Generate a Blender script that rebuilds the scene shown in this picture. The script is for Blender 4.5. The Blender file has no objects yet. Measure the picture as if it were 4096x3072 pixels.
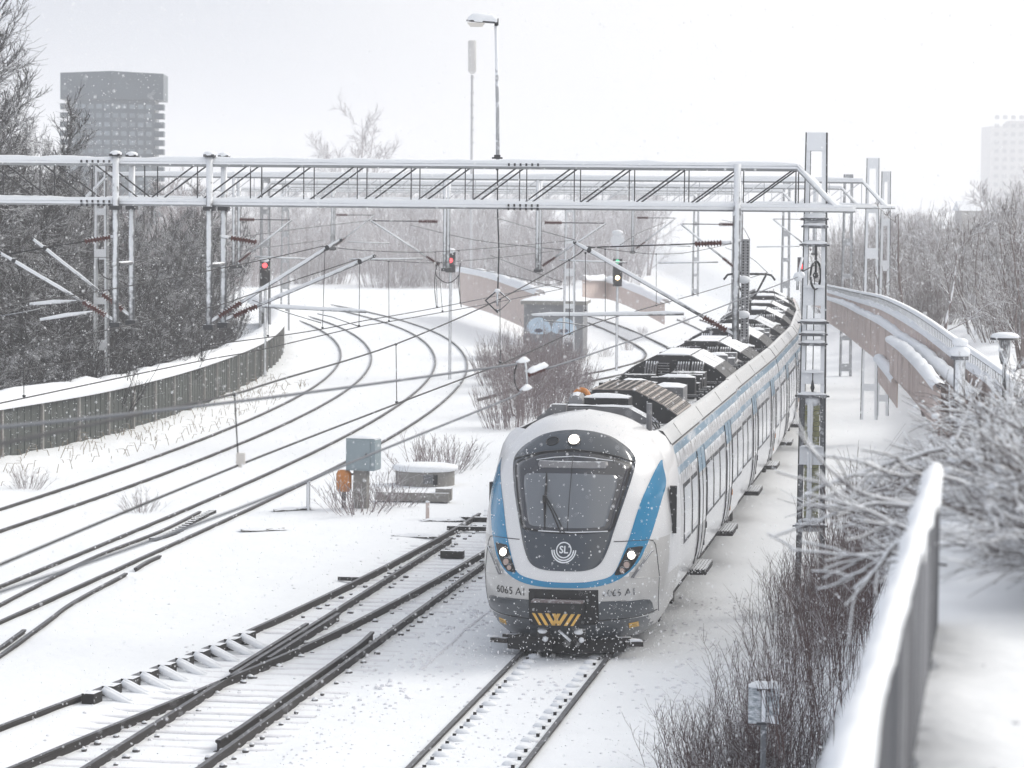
import bpy, math, random
from mathutils import Vector, Matrix
rad = math.radians
scene = bpy.context.scene
COL = scene.collection
random.seed(7)

# ------------------------------------------------------------------ camera
FPX, PITCH, ROLL, CAMZ = 12250.0, math.atan(728 / 12250.0), 0.0095, 7.6
cam = bpy.data.cameras.new('camera')
cam_ob = bpy.data.objects.new('camera', cam)
COL.objects.link(cam_ob)
scene.camera = cam_ob
cam.sensor_width = 36.0
cam.lens = FPX / 4096 * 36.0
cam.clip_start, cam.clip_end = 0.1, 6000
FWD = Vector((0, math.cos(PITCH), -math.sin(PITCH)))
_U0 = Vector((0, math.sin(PITCH), math.cos(PITCH)))
RGT = Vector((1, 0, 0)) * math.cos(ROLL) + _U0 * math.sin(ROLL)
UPV = -Vector((1, 0, 0)) * math.sin(ROLL) + _U0 * math.cos(ROLL)
_m = Matrix((RGT, UPV, -FWD)).transposed().to_4x4()
_m.translation = Vector((0, 0, CAMZ))
cam_ob.matrix_world = _m
cam.dof.use_dof = True
cam.dof.focus_distance = 54.0
cam.dof.aperture_fstop = 3.8

# ------------------------------------------------------------------ world, sun, exposure
SUN_EL, SUN_AZ = rad(34), rad(55)            # azimuth measured from +Y towards +X
world = bpy.data.worlds.new('World')
scene.world = world
world.use_nodes = True
wn, wl = world.node_tree.nodes, world.node_tree.links
wn.clear()
w_out = wn.new('ShaderNodeOutputWorld')
w_bg = wn.new('ShaderNodeBackground')
w_sky = wn.new('ShaderNodeTexSky')
w_sky.sky_type = 'NISHITA'
w_sky.sun_disc = False
w_sky.sun_elevation = SUN_EL
w_sky.sun_rotation = SUN_AZ
w_sky.dust_density = 6.0
w_hs = wn.new('ShaderNodeHueSaturation')
w_hs.inputs['Saturation'].default_value = 0.15
w_tc = wn.new('ShaderNodeTexCoord')
w_sep = wn.new('ShaderNodeSeparateXYZ')
w_ramp = wn.new('ShaderNodeValToRGB')        # overcast: cool and darker away from the veiled sun
w_map = wn.new('ShaderNodeMapRange')
w_map.inputs[1].default_value, w_map.inputs[2].default_value = -1.0, 1.0
wl.new(w_tc.outputs['Generated'], w_sep.inputs[0])
wl.new(w_sep.outputs['X'], w_map.inputs[0])
wl.new(w_map.outputs[0], w_ramp.inputs[0])
els = w_ramp.color_ramp.elements
els[0].position, els[0].color = 0.415, (4.1, 4.5, 5.3, 1)
els[1].position, els[1].color = 0.56, (9.0, 8.85, 8.6, 1)
e2 = w_ramp.color_ramp.elements.new(0.455); e2.color = (5.4, 5.75, 6.4, 1)
e3 = w_ramp.color_ramp.elements.new(0.50); e3.color = (7.9, 7.95, 8.1, 1)
w_mix = wn.new('ShaderNodeMixRGB')
w_mix.inputs[0].default_value = 0.86
wl.new(w_sky.outputs[0], w_hs.inputs['Color'])
wl.new(w_hs.outputs[0], w_mix.inputs[1])
wl.new(w_ramp.outputs[0], w_mix.inputs[2])
wl.new(w_mix.outputs[0], w_bg.inputs['Color'])
w_bg.inputs['Strength'].default_value = 0.1
wl.new(w_bg.outputs[0], w_out.inputs['Surface'])

sun = bpy.data.lights.new('sun', 'SUN')
sun.energy, sun.angle, sun.color = 1.5, rad(20), (1.0, 0.96, 0.9)
sun_ob = bpy.data.objects.new('sun', sun)
COL.objects.link(sun_ob)
sd = Vector((math.sin(SUN_AZ) * math.cos(SUN_EL), math.cos(SUN_AZ) * math.cos(SUN_EL), math.sin(SUN_EL)))
sun_ob.rotation_euler = sd.to_track_quat('Z', 'Y').to_euler()
sun_ob.location = (30, 20, 60)
vs = scene.view_settings
vs.view_transform = 'Standard'
vs.look = 'None'
vs.exposure, vs.gamma, vs.use_curve_mapping = 0.43, 1.0, False
cy = scene.cycles
cy.max_bounces, cy.diffuse_bounces, cy.glossy_bounces, cy.transmission_bounces = 6, 3, 2, 4
cy.volume_bounces, cy.transparent_max_bounces = 1, 8
cy.caustics_reflective = cy.caustics_refractive = False
cy.use_denoising = True
try: cy.denoiser = 'OPENIMAGEDENOISE'
except Exception: pass

# ------------------------------------------------------------------ mesh helpers
class MB:
    def __init__(s): s.v = []; s.f = []; s.m = []
    def add(s, vs_, fs, mi=0):
        b = len(s.v); s.v += [tuple(p) for p in vs_]
        s.f += [tuple(b + i for i in f) for f in fs]; s.m += [mi] * len(fs)
        return s
    def box(s, c, d, rz=0, M=None, mi=0):
        x, y, z = d[0] / 2, d[1] / 2, d[2] / 2
        pts = [Vector(p) for p in ((-x, -y, -z), (x, -y, -z), (x, y, -z), (-x, y, -z), (-x, -y, z), (x, -y, z), (x, y, z), (-x, y, z))]
        R = M if M else Matrix.Rotation(rz, 3, 'Z')
        return s.add([R @ p + Vector(c) for p in pts], [(3, 2, 1, 0), (4, 5, 6, 7), (0, 1, 5, 4), (1, 2, 6, 5), (2, 3, 7, 6), (3, 0, 4, 7)], mi)
    def bar(s, p0, p1, w, h, mi=0, up=(0, 0, 1)):
        p0, p1 = Vector(p0), Vector(p1); t = (p1 - p0); L = t.length; t.normalize()
        a = t.cross(Vector(up))
        if a.length < 1e-4: a = t.cross(Vector((1, 0, 0)))
        a.normalize(); b = a.cross(t)
        return s.box((p0 + p1) / 2, (w, L, h), M=Matrix((a, t, b)).transposed(), mi=mi)
    def poly(s, pts, rs, k=6, cap=True, mi=0):
        """tube along points"""
        pts = [Vector(p) for p in pts]; n = len(pts)
        if isinstance(rs, (int, float)): rs = [rs] * n
        b0 = len(s.v); ref = None
        for i, p in enumerate(pts):
            t = (pts[min(i + 1, n - 1)] - pts[max(i - 1, 0)])
            if t.length < 1e-9: t = Vector((0, 0, 1))
            t.normalize()
            if ref is None: ref = Vector((0, 0, 1)) if abs(t.z) < .9 else Vector((1, 0, 0))
            a = ref - t * ref.dot(t)
            if a.length < 1e-5: a = t.orthogonal()
            a.normalize(); b = t.cross(a); ref = a
            for j in range(k):
                an = 2 * math.pi * j / k
                s.v.append(tuple(p + (a * math.cos(an) + b * math.sin(an)) * rs[i]))
        for i in range(n - 1):
            for j in range(k):
                q = b0 + i * k; j2 = (j + 1) % k
                s.f.append((q + j, q + j2, q + k + j2, q + k + j)); s.m.append(mi)
        if cap:
            s.f.append(tuple(b0 + j for j in range(k - 1, -1, -1))); s.m.append(mi)
            s.f.append(tuple(b0 + (n - 1) * k + j for j in range(k))); s.m.append(mi)
        return s
    def grid(s, rows, mi=0, closed=False):
        b = len(s.v); n = len(rows[0])
        for r in rows: s.v += [tuple(p) for p in r]
        for i in range(len(rows) - 1):
            for j in range(n if closed else n - 1):
                j2 = (j + 1) % n
                s.f.append((b + i * n + j, b + i * n + j2, b + (i + 1) * n + j2, b + (i + 1) * n + j)); s.m.append(mi)
        return s
    def prism(s, prof, y0, y1, mi=0, axis='y'):
        """profile (a, z) pushed along y (or x)"""
        n = len(prof)
        f = (lambda a, z, t: (a, t, z)) if axis == 'y' else (lambda a, z, t: (t, a, z))
        vs_ = [f(a, z, y0) for a, z in prof] + [f(a, z, y1) for a, z in prof]
        fs = [(i, (i + 1) % n, n + (i + 1) % n, n + i) for i in range(n)] + [tuple(range(n - 1, -1, -1)), tuple(range(n, 2 * n))]
        return s.add(vs_, fs, mi)
    def disc(s, c, nrm, r, k=16, h=.02, mi=0):
        c, nrm = Vector(c), Vector(nrm).normalized()
        return s.poly([c, c + nrm * h], r, k, True, mi)
    def ball(s, c, r, k=8, rr=None, mi=0, sz=1.0):
        c = Vector(c); rows = []
        h = max(4, k // 2)
        for i in range(h + 1):
            a = math.pi * i / h
            rows.append([c + Vector((r * math.sin(a) * math.cos(2 * math.pi * j / k), r * math.sin(a) * math.sin(2 * math.pi * j / k), r * sz * math.cos(a))) for j in range(k)])
        return s.grid(rows, mi, True)
    def data(s, name, mats, smooth=False):
        me = bpy.data.meshes.new(name)
        me.from_pydata(s.v, [], s.f)
        if not isinstance(mats, (list, tuple)): mats = [mats]
        for m in mats: me.materials.append(m)
        if any(s.m): me.polygons.foreach_set('material_index', s.m)
        if smooth: me.polygons.foreach_set('use_smooth', [True] * len(me.polygons))
        me.update()
        return me
    def build(s, name, mats, parent=None, smooth=False):
        return link(name, s.data(name, mats, smooth), parent)

def link(name, me, parent=None):
    o = bpy.data.objects.new(name, me)
    COL.objects.link(o)
    if parent: o.parent = parent
    return o
def tag(o, label=None, cat=None, group=None, kind=None):
    if label: o['label'] = label
    if cat: o['category'] = cat
    if group: o['group'] = group
    if kind: o['kind'] = kind
    return o
def thing(name, label, cat, loc=(0, 0, 0), rz=0, group=None):
    o = bpy.data.objects.new(name, None)
    COL.objects.link(o)
    o.location = loc; o.rotation_euler = (0, 0, rz); o.empty_display_size = .3
    return tag(o, label, cat, group)
def dup(root, loc, rz=0, sc=None, label=None, group=None):
    r = root.copy(); COL.objects.link(r); r.location = loc; r.rotation_euler = (0, 0, rz)
    if sc: r.scale = (sc, sc, sc) if isinstance(sc, (int, float)) else sc
    if label: r['label'] = label
    if group: r['group'] = group
    for ch in list(root.children):
        c = ch.copy(); COL.objects.link(c); c.parent = r
        for g in ch.children:
            d = g.copy(); COL.objects.link(d); d.parent = c
    return r
def auto_smooth(o, ang=35):
    me = o.data
    me.polygons.foreach_set('use_smooth', [True] * len(me.polygons))
    me.set_sharp_from_angle(angle=rad(ang))
    return o
def lerp(a, b, t): return a + (b - a) * t
def interp(x, tab):
    if x <= tab[0][0]: return tab[0][1]
    for (a, b), (c, d) in zip(tab, tab[1:]):
        if x <= c: return b + (d - b) * (x - a) / (c - a)
    return tab[-1][1]
def sstep(t):
    t = min(1, max(0, t)); return t * t * (3 - 2 * t)
def P(px, py, Y):
    d = FWD + RGT * ((px - 2048) / FPX) + UPV * ((1536 - py) / FPX)
    return Vector((0, 0, CAMZ)) + d * (Y / d.y)
def G(px, py, z=0.0):
    d = FWD + RGT * ((px - 2048) / FPX) + UPV * ((1536 - py) / FPX)
    return Vector((0, 0, CAMZ)) + d * ((z - CAMZ) / d.z)
def catmull(pts, n=6):
    pts = [Vector(p) for p in pts]; out = []
    P_ = [pts[0] * 2 - pts[1]] + pts + [pts[-1] * 2 - pts[-2]]
    for i in range(1, len(P_) - 2):
        a, b, c, d = P_[i - 1:i + 3]
        for j in range(n):
            t = j / n
            out.append(.5 * ((2 * b) + (c - a) * t + (2 * a - 5 * b + 4 * c - d) * t * t + (3 * b - a - 3 * c + d) * t ** 3))
    out.append(pts[-1]); return out

# ------------------------------------------------------------------ materials
def mat(name, col, rough=.6, metal=0.0, noise=0.0, nscale=20.0, bump=0.0, bscale=60.0, snow=None, snow_noise=.35, emit=None, coat=0.0, snow_scale=9.0, stretch=None, dust=0.0, dscale=6.0, wind=None):
    """snow: threshold of the upward normal above which snow lies; dust: share of wind-blown snow stuck on the sides"""
    m = bpy.data.materials.new(name); m.use_nodes = True
    n, l = m.node_tree.nodes, m.node_tree.links
    b = n['Principled BSDF']
    b.inputs['Roughness'].default_value = rough
    b.inputs['Metallic'].default_value = metal
    b.inputs['Base Color'].default_value = (*col, 1)
    if coat: b.inputs['Coat Weight'].default_value = coat; b.inputs['Coat Roughness'].default_value = .08
    if emit:
        b.inputs['Emission Color'].default_value = (*emit[0], 1); b.inputs['Emission Strength'].default_value = emit[1]
    tc = n.new('ShaderNodeNewGeometry')
    src = tc.outputs['Position']
    if stretch:
        mp = n.new('ShaderNodeMapping'); mp.inputs['Scale'].default_value = stretch
        l.new(src, mp.inputs[0]); src = mp.outputs[0]
    out = None
    if noise:
        t = n.new('ShaderNodeTexNoise'); t.inputs['Scale'].default_value = nscale; t.inputs['Detail'].default_value = 5
        l.new(src, t.inputs['Vector'])
        mx = n.new('ShaderNodeMixRGB')
        mx.inputs[1].default_value = (*[c * (1 - noise) for c in col], 1); mx.inputs[2].default_value = (*[min(1, c * (1 + noise)) for c in col], 1)
        l.new(t.outputs['Fac'], mx.inputs[0]); out = mx.outputs[0]
    def over(fac, color=(.87, .89, .92)):
        nonlocal out
        mx = n.new('ShaderNodeMixRGB')
        if out: l.new(out, mx.inputs[1])
        else: mx.inputs[1].default_value = (*col, 1)
        mx.inputs[2].default_value = (*color, 1)
        l.new(fac, mx.inputs[0]); out = mx.outputs[0]
        if metal:
            im = n.new('ShaderNodeMath'); im.operation = 'MULTIPLY_ADD'; im.inputs[1].default_value = -metal; im.inputs[2].default_value = metal
            l.new(fac, im.inputs[0]); l.new(im.outputs[0], b.inputs['Metallic'])
    if dust:
        t = n.new('ShaderNodeTexNoise'); t.inputs['Scale'].default_value = dscale; t.inputs['Detail'].default_value = 8; t.inputs['Roughness'].default_value = .75
        l.new(src, t.inputs['Vector'])
        r = n.new('ShaderNodeMapRange'); r.inputs[1].default_value = .68 - dust * .45; r.inputs[2].default_value = .78 - dust * .35
        r.inputs[4].default_value = .85
        l.new(t.outputs['Fac'], r.inputs[0]); over(r.outputs[0])
    if wind:                                   # snow plastered on the windward faces
        g = n.new('ShaderNodeNewGeometry'); vm = n.new('ShaderNodeVectorMath'); vm.operation = 'DOT_PRODUCT'
        l.new(g.outputs['Normal'], vm.inputs[0]); vm.inputs[1].default_value = Vector(wind[0]).normalized()
        t = n.new('ShaderNodeTexNoise'); t.inputs['Scale'].default_value = wind[3]; t.inputs['Detail'].default_value = 7; t.inputs['Roughness'].default_value = .65
        l.new(tc.outputs['Position'], t.inputs['Vector'])
        a = n.new('ShaderNodeMath'); a.operation = 'MULTIPLY_ADD'; a.inputs[1].default_value = wind[2] * 2; a.inputs[2].default_value = -wind[2]
        l.new(t.outputs['Fac'], a.inputs[0])
        ad = n.new('ShaderNodeMath'); ad.operation = 'ADD'; l.new(vm.outputs['Value'], ad.inputs[0]); l.new(a.outputs[0], ad.inputs[1])
        r = n.new('ShaderNodeMapRange'); r.inputs[1].default_value = wind[1]; r.inputs[2].default_value = wind[1] + .3; r.inputs[4].default_value = .93
        l.new(ad.outputs[0], r.inputs[0]); over(r.outputs[0])
    if snow is not None:
        g = n.new('ShaderNodeNewGeometry'); sp = n.new('ShaderNodeSeparateXYZ'); l.new(g.outputs['Normal'], sp.inputs[0])
        t = n.new('ShaderNodeTexNoise'); t.inputs['Scale'].default_value = snow_scale; t.inputs['Detail'].default_value = 4
        l.new(tc.outputs['Position'], t.inputs['Vector'])
        a = n.new('ShaderNodeMath'); a.operation = 'MULTIPLY_ADD'; a.inputs[1].default_value = snow_noise * 2; a.inputs[2].default_value = -snow_noise
        l.new(t.outputs['Fac'], a.inputs[0])
        ad = n.new('ShaderNodeMath'); ad.operation = 'ADD'; l.new(sp.outputs['Z'], ad.inputs[0]); l.new(a.outputs[0], ad.inputs[1])
        r = n.new('ShaderNodeMapRange'); r.inputs[1].default_value = snow; r.inputs[2].default_value = snow + .12
        l.new(ad.outputs[0], r.inputs[0]); over(r.outputs[0])
    if out: l.new(out, b.inputs['Base Color'])
    if bump:
        t = n.new('ShaderNodeTexNoise'); t.inputs['Scale'].default_value = bscale; t.inputs['Detail'].default_value = 6
        l.new(src, t.inputs['Vector'])
        bp = n.new('ShaderNodeBump'); bp.inputs['Strength'].default_value = bump; bp.inputs['Distance'].default_value = .03
        l.new(t.outputs['Fac'], bp.inputs['Height']); l.new(bp.outputs[0], b.inputs['Normal'])
    return m
M = {}
M['snow'] = mat('snow', (.87, .89, .92), .75, noise=.025, nscale=3, bump=.35, bscale=14)
M['snow_ground'] = mat('snow_ground', (.88, .90, .925), .8, noise=.035, nscale=1.3, bump=.9, bscale=3.2)
M['snow_packed'] = mat('snow_packed', (.80, .80, .83), .8, noise=.10, nscale=6, bump=.8, bscale=12)
M['steel'] = mat('galvanised_steel', (.14, .145, .155), .6, .3, noise=.3, nscale=30, snow=.5, dust=.3, dscale=8)
M['steel_snowy'] = mat('snow_plastered_steel', (.155, .158, .165), .6, .2, noise=.3, nscale=30, snow=.35, wind=((-.12, -1, .1), .55, .5, 7))
M['chord'] = mat('snow_covered_tube', (.30, .31, .32), .6, .2, noise=.2, nscale=20, snow=-.5, snow_noise=.12, snow_scale=5)
M['far_steel'] = mat('pale_hazed_steel', (.40, .41, .43), .7, .1, noise=.2, nscale=8, snow=.2, dust=.35, dscale=5)  # pale grey puts haze into the far gantries' colour; also on the lamp pole
M['steel_dark'] = mat('dark_steel', (.055, .056, .06), .5, .5, noise=.3, nscale=25, snow=.75)
M['lattice'] = mat('lattice_bar_steel', (.05, .05, .053), .5, .4, snow=.8, dust=.12, dscale=12)
M['perforated'] = mat('perforated_steel', (.34, .34, .35), .5, .2, noise=.3, nscale=45, dust=.15)
M['rail'] = mat('rail_steel', (.016, .012, .011), .75, 0, noise=.5, nscale=6, bump=.2, bscale=30, snow=.92, snow_noise=.15, dust=.05, dscale=4)
M['rail_top'] = mat('rail_head_worn', (.12, .12, .13), .5, .3, noise=.5, nscale=3, dust=.24, dscale=7)
M['iron'] = mat('dark_iron', (.014, .012, .011), .7, .2, noise=.4, nscale=10, snow=.8)
M['wire'] = mat('copper_wire_weathered', (.018, .018, .02), .6, .3)
M['wire_snowy'] = mat('iced_wire', (.12, .13, .15), .6, .1)
M['porcelain'] = mat('brown_porcelain', (.085, .022, .018), .35, snow=.7, snow_noise=.25, dust=.2, dscale=14)
M['concrete'] = mat('concrete', (.25, .24, .225), .85, noise=.25, nscale=12, bump=.3, snow=.7, dust=.2)
M['wall_wood'] = mat('grey_green_boards', (.05, .058, .052), .85, noise=.45, nscale=7, bump=.3, dust=.18, dscale=5, snow=.6, stretch=(2.5, 2.5, .35))
M['plank_brown'] = mat('brown_weathered_planks', (.60, .50, .46), .85, noise=.25, nscale=6, dust=.25, dscale=5, snow=.5, stretch=(3, 3, .4))
M['bark'] = mat('dark_bark', (.021, .018, .019), .9, noise=.4, nscale=8, snow=.58, snow_noise=.6, snow_scale=2.2)
M['bark_snowy_hazed'] = mat('snowy_hazed_bark', (.17, .14, .135), .9, noise=.3, nscale=8, snow=.15, snow_noise=.7, snow_scale=2.5)  # snow on upper faces; bark tone lightened to stand in for haze
M['bark_far'] = mat('grey_brown_twigs', (.22, .175, .18), .9, noise=.3, nscale=5, snow=.45, snow_noise=.6, snow_scale=1.5)  # tone paled so that distance haze sits in the bark colour
M['bark_hazed'] = mat('hazed_snowy_far_bark', (.34, .30, .31), .9, noise=.25, nscale=5, snow=.1, snow_noise=.6, snow_scale=1.2)  # palest bark: haze painted into the base colour, snow on top
M['twig_dark'] = mat('dark_brown_twigs', (.065, .042, .037), .9, noise=.4, nscale=5)
M['twig_red'] = mat('red_brown_twigs', (.10, .062, .057), .9, noise=.4, nscale=5, snow=.5, snow_noise=.6, snow_scale=6)
M['grass_dry'] = mat('dry_grass', (.22, .17, .12), .9, noise=.3, snow=.5)
M['paint_white'] = mat('white_train_paint', (.78, .78, .785), .28, noise=.055, nscale=2.5, coat=.4, stretch=(1, 1, .5))
M['paint_shoulder'] = mat('pale_roof_edge_paint', (.66, .665, .67), .35, noise=.05, nscale=2, coat=.3)
M['paint_grey'] = mat('dirty_silver_paint', (.56, .55, .535), .35, noise=.14, nscale=3, coat=.3, dust=.12, dscale=2)
M['paint_dark'] = mat('dark_grey_paint', (.062, .072, .082), .35, noise=.15, nscale=4, coat=.3, dust=.10, dscale=20)
M['mask'] = mat('gloss_grey_front_panel', (.036, .047, .062), .18, noise=.08, nscale=4, coat=.6)
M['gasket'] = mat('black_rubber', (.006, .006, .007), .45)
M['glass_front'] = mat('windscreen_glass', (.15, .165, .185), .05, coat=.9)
M['glass_band'] = mat('windscreen_tint', (.028, .030, .038), .06, coat=.9)
M['glass'] = mat('coach_window_glass', (.06, .062, .07), .06, coat=1.0, noise=.5, nscale=2, dust=.32, dscale=3, stretch=(1, 3, .5))
M['blue'] = mat('blue_train_paint', (.010, .225, .43), .25, noise=.07, nscale=4, coat=.5)
M['black'] = mat('sooty_black', (.005, .005, .006), .6, noise=.3)
M['under'] = mat('underframe', (.03, .027, .026), .8, noise=.5, nscale=7, dust=.2, dscale=8, snow=.6)
M['roof_dark'] = mat('roof_equipment_dark', (.020, .021, .024), .6, noise=.45, nscale=6, snow=.93, dust=.08, dscale=9)
M['roof_snowy'] = mat('roof_equipment_snowy', (.10, .105, .11), .6, noise=.4, nscale=6, snow=.55, snow_noise=.45, snow_scale=5, dust=.1)
M['roof_mid'] = mat('roof_equipment_grey', (.22, .22, .23), .55, noise=.3, nscale=8, snow=.75, dust=.2)
M['grille'] = mat('tan_grille', (.38, .33, .30), .6, noise=.2, nscale=12, dust=.25, dscale=6)
M['yellow'] = mat('hazard_yellow', (.78, .46, .10), .5, noise=.1)
M['orange'] = mat('orange_plastic', (.60, .22, .04), .5, noise=.2, dust=.3, dscale=9)
M['logo'] = mat('white_print', (.78, .80, .83), .4)
M['ink'] = mat('black_print', (.015, .015, .016), .5)
M['ink_snowed'] = mat('black_print_under_snow', (.02, .02, .021), .5, dust=.55, dscale=16)
M['lamp_on'] = mat('lit_headlamp', (1, .97, .9), .3, emit=((1.0, .90, .74), 3.0))
M['lamp_dim'] = mat('dim_headlamp', (.25, .2, .2), .15, emit=((1.0, .75, .6), .12))
M['red_lit'] = mat('lit_red_lens', (.5, .02, .02), .3, emit=((1.0, .06, .07), 3.0))
M['green_lit'] = mat('lit_green_lens', (.02, .4, .2), .3, emit=((.25, 1.0, .6), .7))
M['amber_lit'] = mat('lit_pale_lens', (.8, .6, .3), .3, emit=((1.0, .72, .40), 5.0))
M['signal_black'] = mat('signal_black', (.018, .018, .02), .6, snow=.6)
M['lens_white'] = mat('lamp_diffuser', (.72, .68, .63), .3)
M['tower'] = mat('dark_tower_facade', (.075, .10, .125), .45, noise=.2, nscale=.6)
M['tower_glass'] = mat('dark_tower_glass', (.19, .23, .265), .2, noise=.5, nscale=.5)
M['pale'] = mat('pale_render', (.55, .54, .53), .8, noise=.1, nscale=.4)
M['pale_win'] = mat('pale_window', (.3, .3, .31), .4)
M['hut'] = mat('dark_hut_render', (.20, .205, .22), .85, noise=.35, nscale=2)
M['graffiti'] = mat('pale_blue_spray_paint', (.50, .62, .74), .7, noise=.25, nscale=3)
M['graffiti_dark'] = mat('dark_spray_paint', (.05, .06, .10), .7)
M['box_blue'] = mat('blue_grey_cabinet', (.27, .33, .36), .5, noise=.12, nscale=3, dust=.12, dscale=3, snow=.5)
M['weight'] = mat('olive_weight', (.27, .27, .15), .8, noise=.3, nscale=10, dust=.38, dscale=6, snow=.5)
M['rail_boards'] = mat('grey_fence_boards', (.075, .08, .095), .8, noise=.5, nscale=5, stretch=(4, 4, .25), dust=.12, dscale=4)
M['rail_boards_b'] = mat('dark_fence_boards', (.04, .043, .052), .8, noise=.4, nscale=5, stretch=(4, 4, .25))
M['rail_boards_c'] = mat('light_fence_boards', (.20, .205, .225), .8, noise=.4, nscale=5, stretch=(4, 4, .25), dust=.2, dscale=4)
M['flake'] = mat('snowflake', (.95, .95, .96), .9)
M['antenna'] = mat('antenna_grey', (.5, .5, .52), .6)
M['sign_back'] = mat('frosted_sign_back', (.30, .34, .37), .4, .3, noise=.3, nscale=9, dust=.55, dscale=9, stretch=(1, 1, 2.5))

# ------------------------------------------------------------------ track geometry
HD = math.atan(.145)
def t1(y):
    """centre of the train's track: straight, then a long left curve"""
    if y <= 85: return -.54 + .145 * (y - 41.15)
    R_ = 620; s0 = math.sin(HD)
    c = -.54 + .145 * (85 - 41.15)
    sy = s0 - (y - 85) / R_
    return c + R_ * (math.sqrt(max(0, 1 - sy * sy)) - math.cos(HD))
def t2(y): return -4.935 + .152 * (y - 40.5)
T3C = [(40, -11.9), (47.5, -10.88), (55, -9.87), (62.8, -8.84), (70, -7.87), (77, -6.95), (88, -5.65), (99, -4.5), (115, -3.22), (129.5, -2.7), (141.7, -2.7), (150, -2.95), (163, -3.58), (176, -4.75), (189, -6.4), (209, -10.0), (225, -14.0), (242, -19.0), (262, -26)]
T4C = [(60, -13.9), (73.7, -11.8), (84, -10.35), (99, -8.72), (116.4, -7.4), (128.8, -7.13), (141, -7.15), (152, -7.58), (166, -8.65), (180, -10.25), (198, -13.1), (212, -16.4), (230, -21.5), (250, -28)]
T3Cs, T4Cs = T3C, T4C
WALL = [(-17.4, 75), (-16.0, 80.5), (-14.5, 86.8), (-12.9, 94), (-11.75, 103), (-11.1, 112), (-10.75, 120), (-10.6, 130), (-10.9, 142), (-11.6, 154), (-12.9, 168), (-15.2, 184)]
def wallx(y): return interp(y, [(b, a) for a, b in WALL])
def hash2(i, j): 
    x = math.sin(i * 127.1 + j * 311.7) * 43758.5453; return x - math.floor(x)
def vnoise(x, y):
    i, j = math.floor(x), math.floor(y); u, v = sstep(x - i), sstep(y - j)
    return lerp(lerp(hash2(i, j), hash2(i + 1, j), u), lerp(hash2(i, j + 1), hash2(i + 1, j + 1), u), v)
def bankh(y): return interp(y, [(0, 5.9), (16, 5.9), (30, 5.0), (60, 3.7), (110, 2.7), (170, 1.6), (260, .8), (400, 2)])
def gh(x, y):
    z = -.085 + .05 * (vnoise(x * .9, y * .9) - .5) + .10 * (vnoise(x * .27 + 9, y * .27) - .5) * (1 if y < 60 else .6)
    d1 = x - t1(min(y, 200))
    if y < 24 and d1 > 5: z = -.06 + .02 * (vnoise(x * 1.3, y * 1.3) - .5)
    if y < 200 and abs(d1) < 1.5: z = lerp(-.07, z, sstep((abs(d1) - 1.0) / .5)) + .015 * (vnoise(x * 3, y * 3) - .5)
    if 40 < y < 240:
        for tc_ in (T3Cs, T4Cs):
            d3 = abs(x - interp(y, tc_))
            if d3 < 1.8: z = lerp(-.075 + .018 * (vnoise(x * 2, y * 2) - .5), z, sstep((d3 - 1.05) / .7))
    if y < 78:
        d2 = x - t2(y)
        k = sstep((1.9 - abs(d2 + .1)) / .5) if y > 47 else sstep((2.0 - abs(d2 + .2)) / .5)
        k *= 1 - sstep((y - 70) / 8)
        z = lerp(z, -.139 + .022 * (vnoise(x * 2.5, y * 2.5) - .5), k)
    a = interp(y, [(0, 5.72), (16, 5.72), (24, 5.2), (40, 4.3), (60, 4.6), (120, 4.6)])
    w = interp(y, [(0, .45), (16, .5), (24, 1.3), (40, 2.3), (60, 2.6), (120, 3.2)])
    if d1 > a - .01:
        z += bankh(y) * sstep((d1 - a) / w) + (.05 if y > 24 else .015) * (vnoise(x * 1.7, y * 1.7) - .5)
        if d1 > a + w: z += .03 * max(0, d1 - a - w) * (0 if y < 26 else min(1, (y - 26) / 40)) 
    if x < wallx(y) + 2.4 and 60 < y < 260:
        q = wallx(y) + 2.4 - x
        z += .28 * sstep(q / 2.2) + .12 * (vnoise(x * 2, y * 2) - .4) * sstep(q / 1.5) + (.06 * (q - 3) if q > 3 else 0)
    return z

# ------------------------------------------------------------------ ground sheet
xs = [-2500, -900, -400, -200, -120, -80, -60, -45, -36, -30, -26, -23, -21] + [-19 + .35 * i for i in range(98)] + [16, 17, 18.5, 20.5, 23, 26, 30, 36, 45, 60, 90, 140, 250, 500, 1000, 2500]
ys = [-300, -60, -20, -5, 0, 3, 6] + [8 + .4 * i for i in range(190)] + [84 + .8 * i for i in range(90)] + [157 + 2.5 * i for i in range(30)] + [235, 245, 260, 280, 310, 350, 400, 480, 600, 800, 1100, 1600, 2600]
g = MB()
g.grid([[(x, y, gh(x, y)) for x in xs] for y in ys])
tag(g.build('ground', M['snow_ground'], smooth=True), 'snow covered railway ground with a bank rising on the right', kind='structure')

# ------------------------------------------------------------------ rails and sleepers
RAILP = [(-.036, 0), (.036, 0), (.038, -.035), (.012, -.05), (.012, -.15), (.07, -.165), (.07, -.172), (-.07, -.172), (-.07, -.165), (-.012, -.15), (-.012, -.05), (-.038, -.035)]
def rail_mesh(pts, top=0.0):
    pts = [Vector((p[0], p[1], top)) for p in pts]; n = len(pts); mb = MB(); rows = []
    for i, p in enumerate(pts):
        t = (pts[min(i + 1, n - 1)] - pts[max(i - 1, 0)]).normalized(); nx = Vector((t.y, -t.x, 0))
        rows.append([p + nx * a + Vector((0, 0, b)) for a, b in RAILP])
    mb.grid(rows, 0, True)
    k = len(RAILP)
    for i in range(n - 1): mb.m[i * k] = 1
    mb.f.append(tuple(range(k - 1, -1, -1))); mb.m.append(0)
    mb.f.append(tuple((n - 1) * k + i for i in range(k))); mb.m.append(0)
    return mb
RM = [M['rail'], M['rail_top']]
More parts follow.
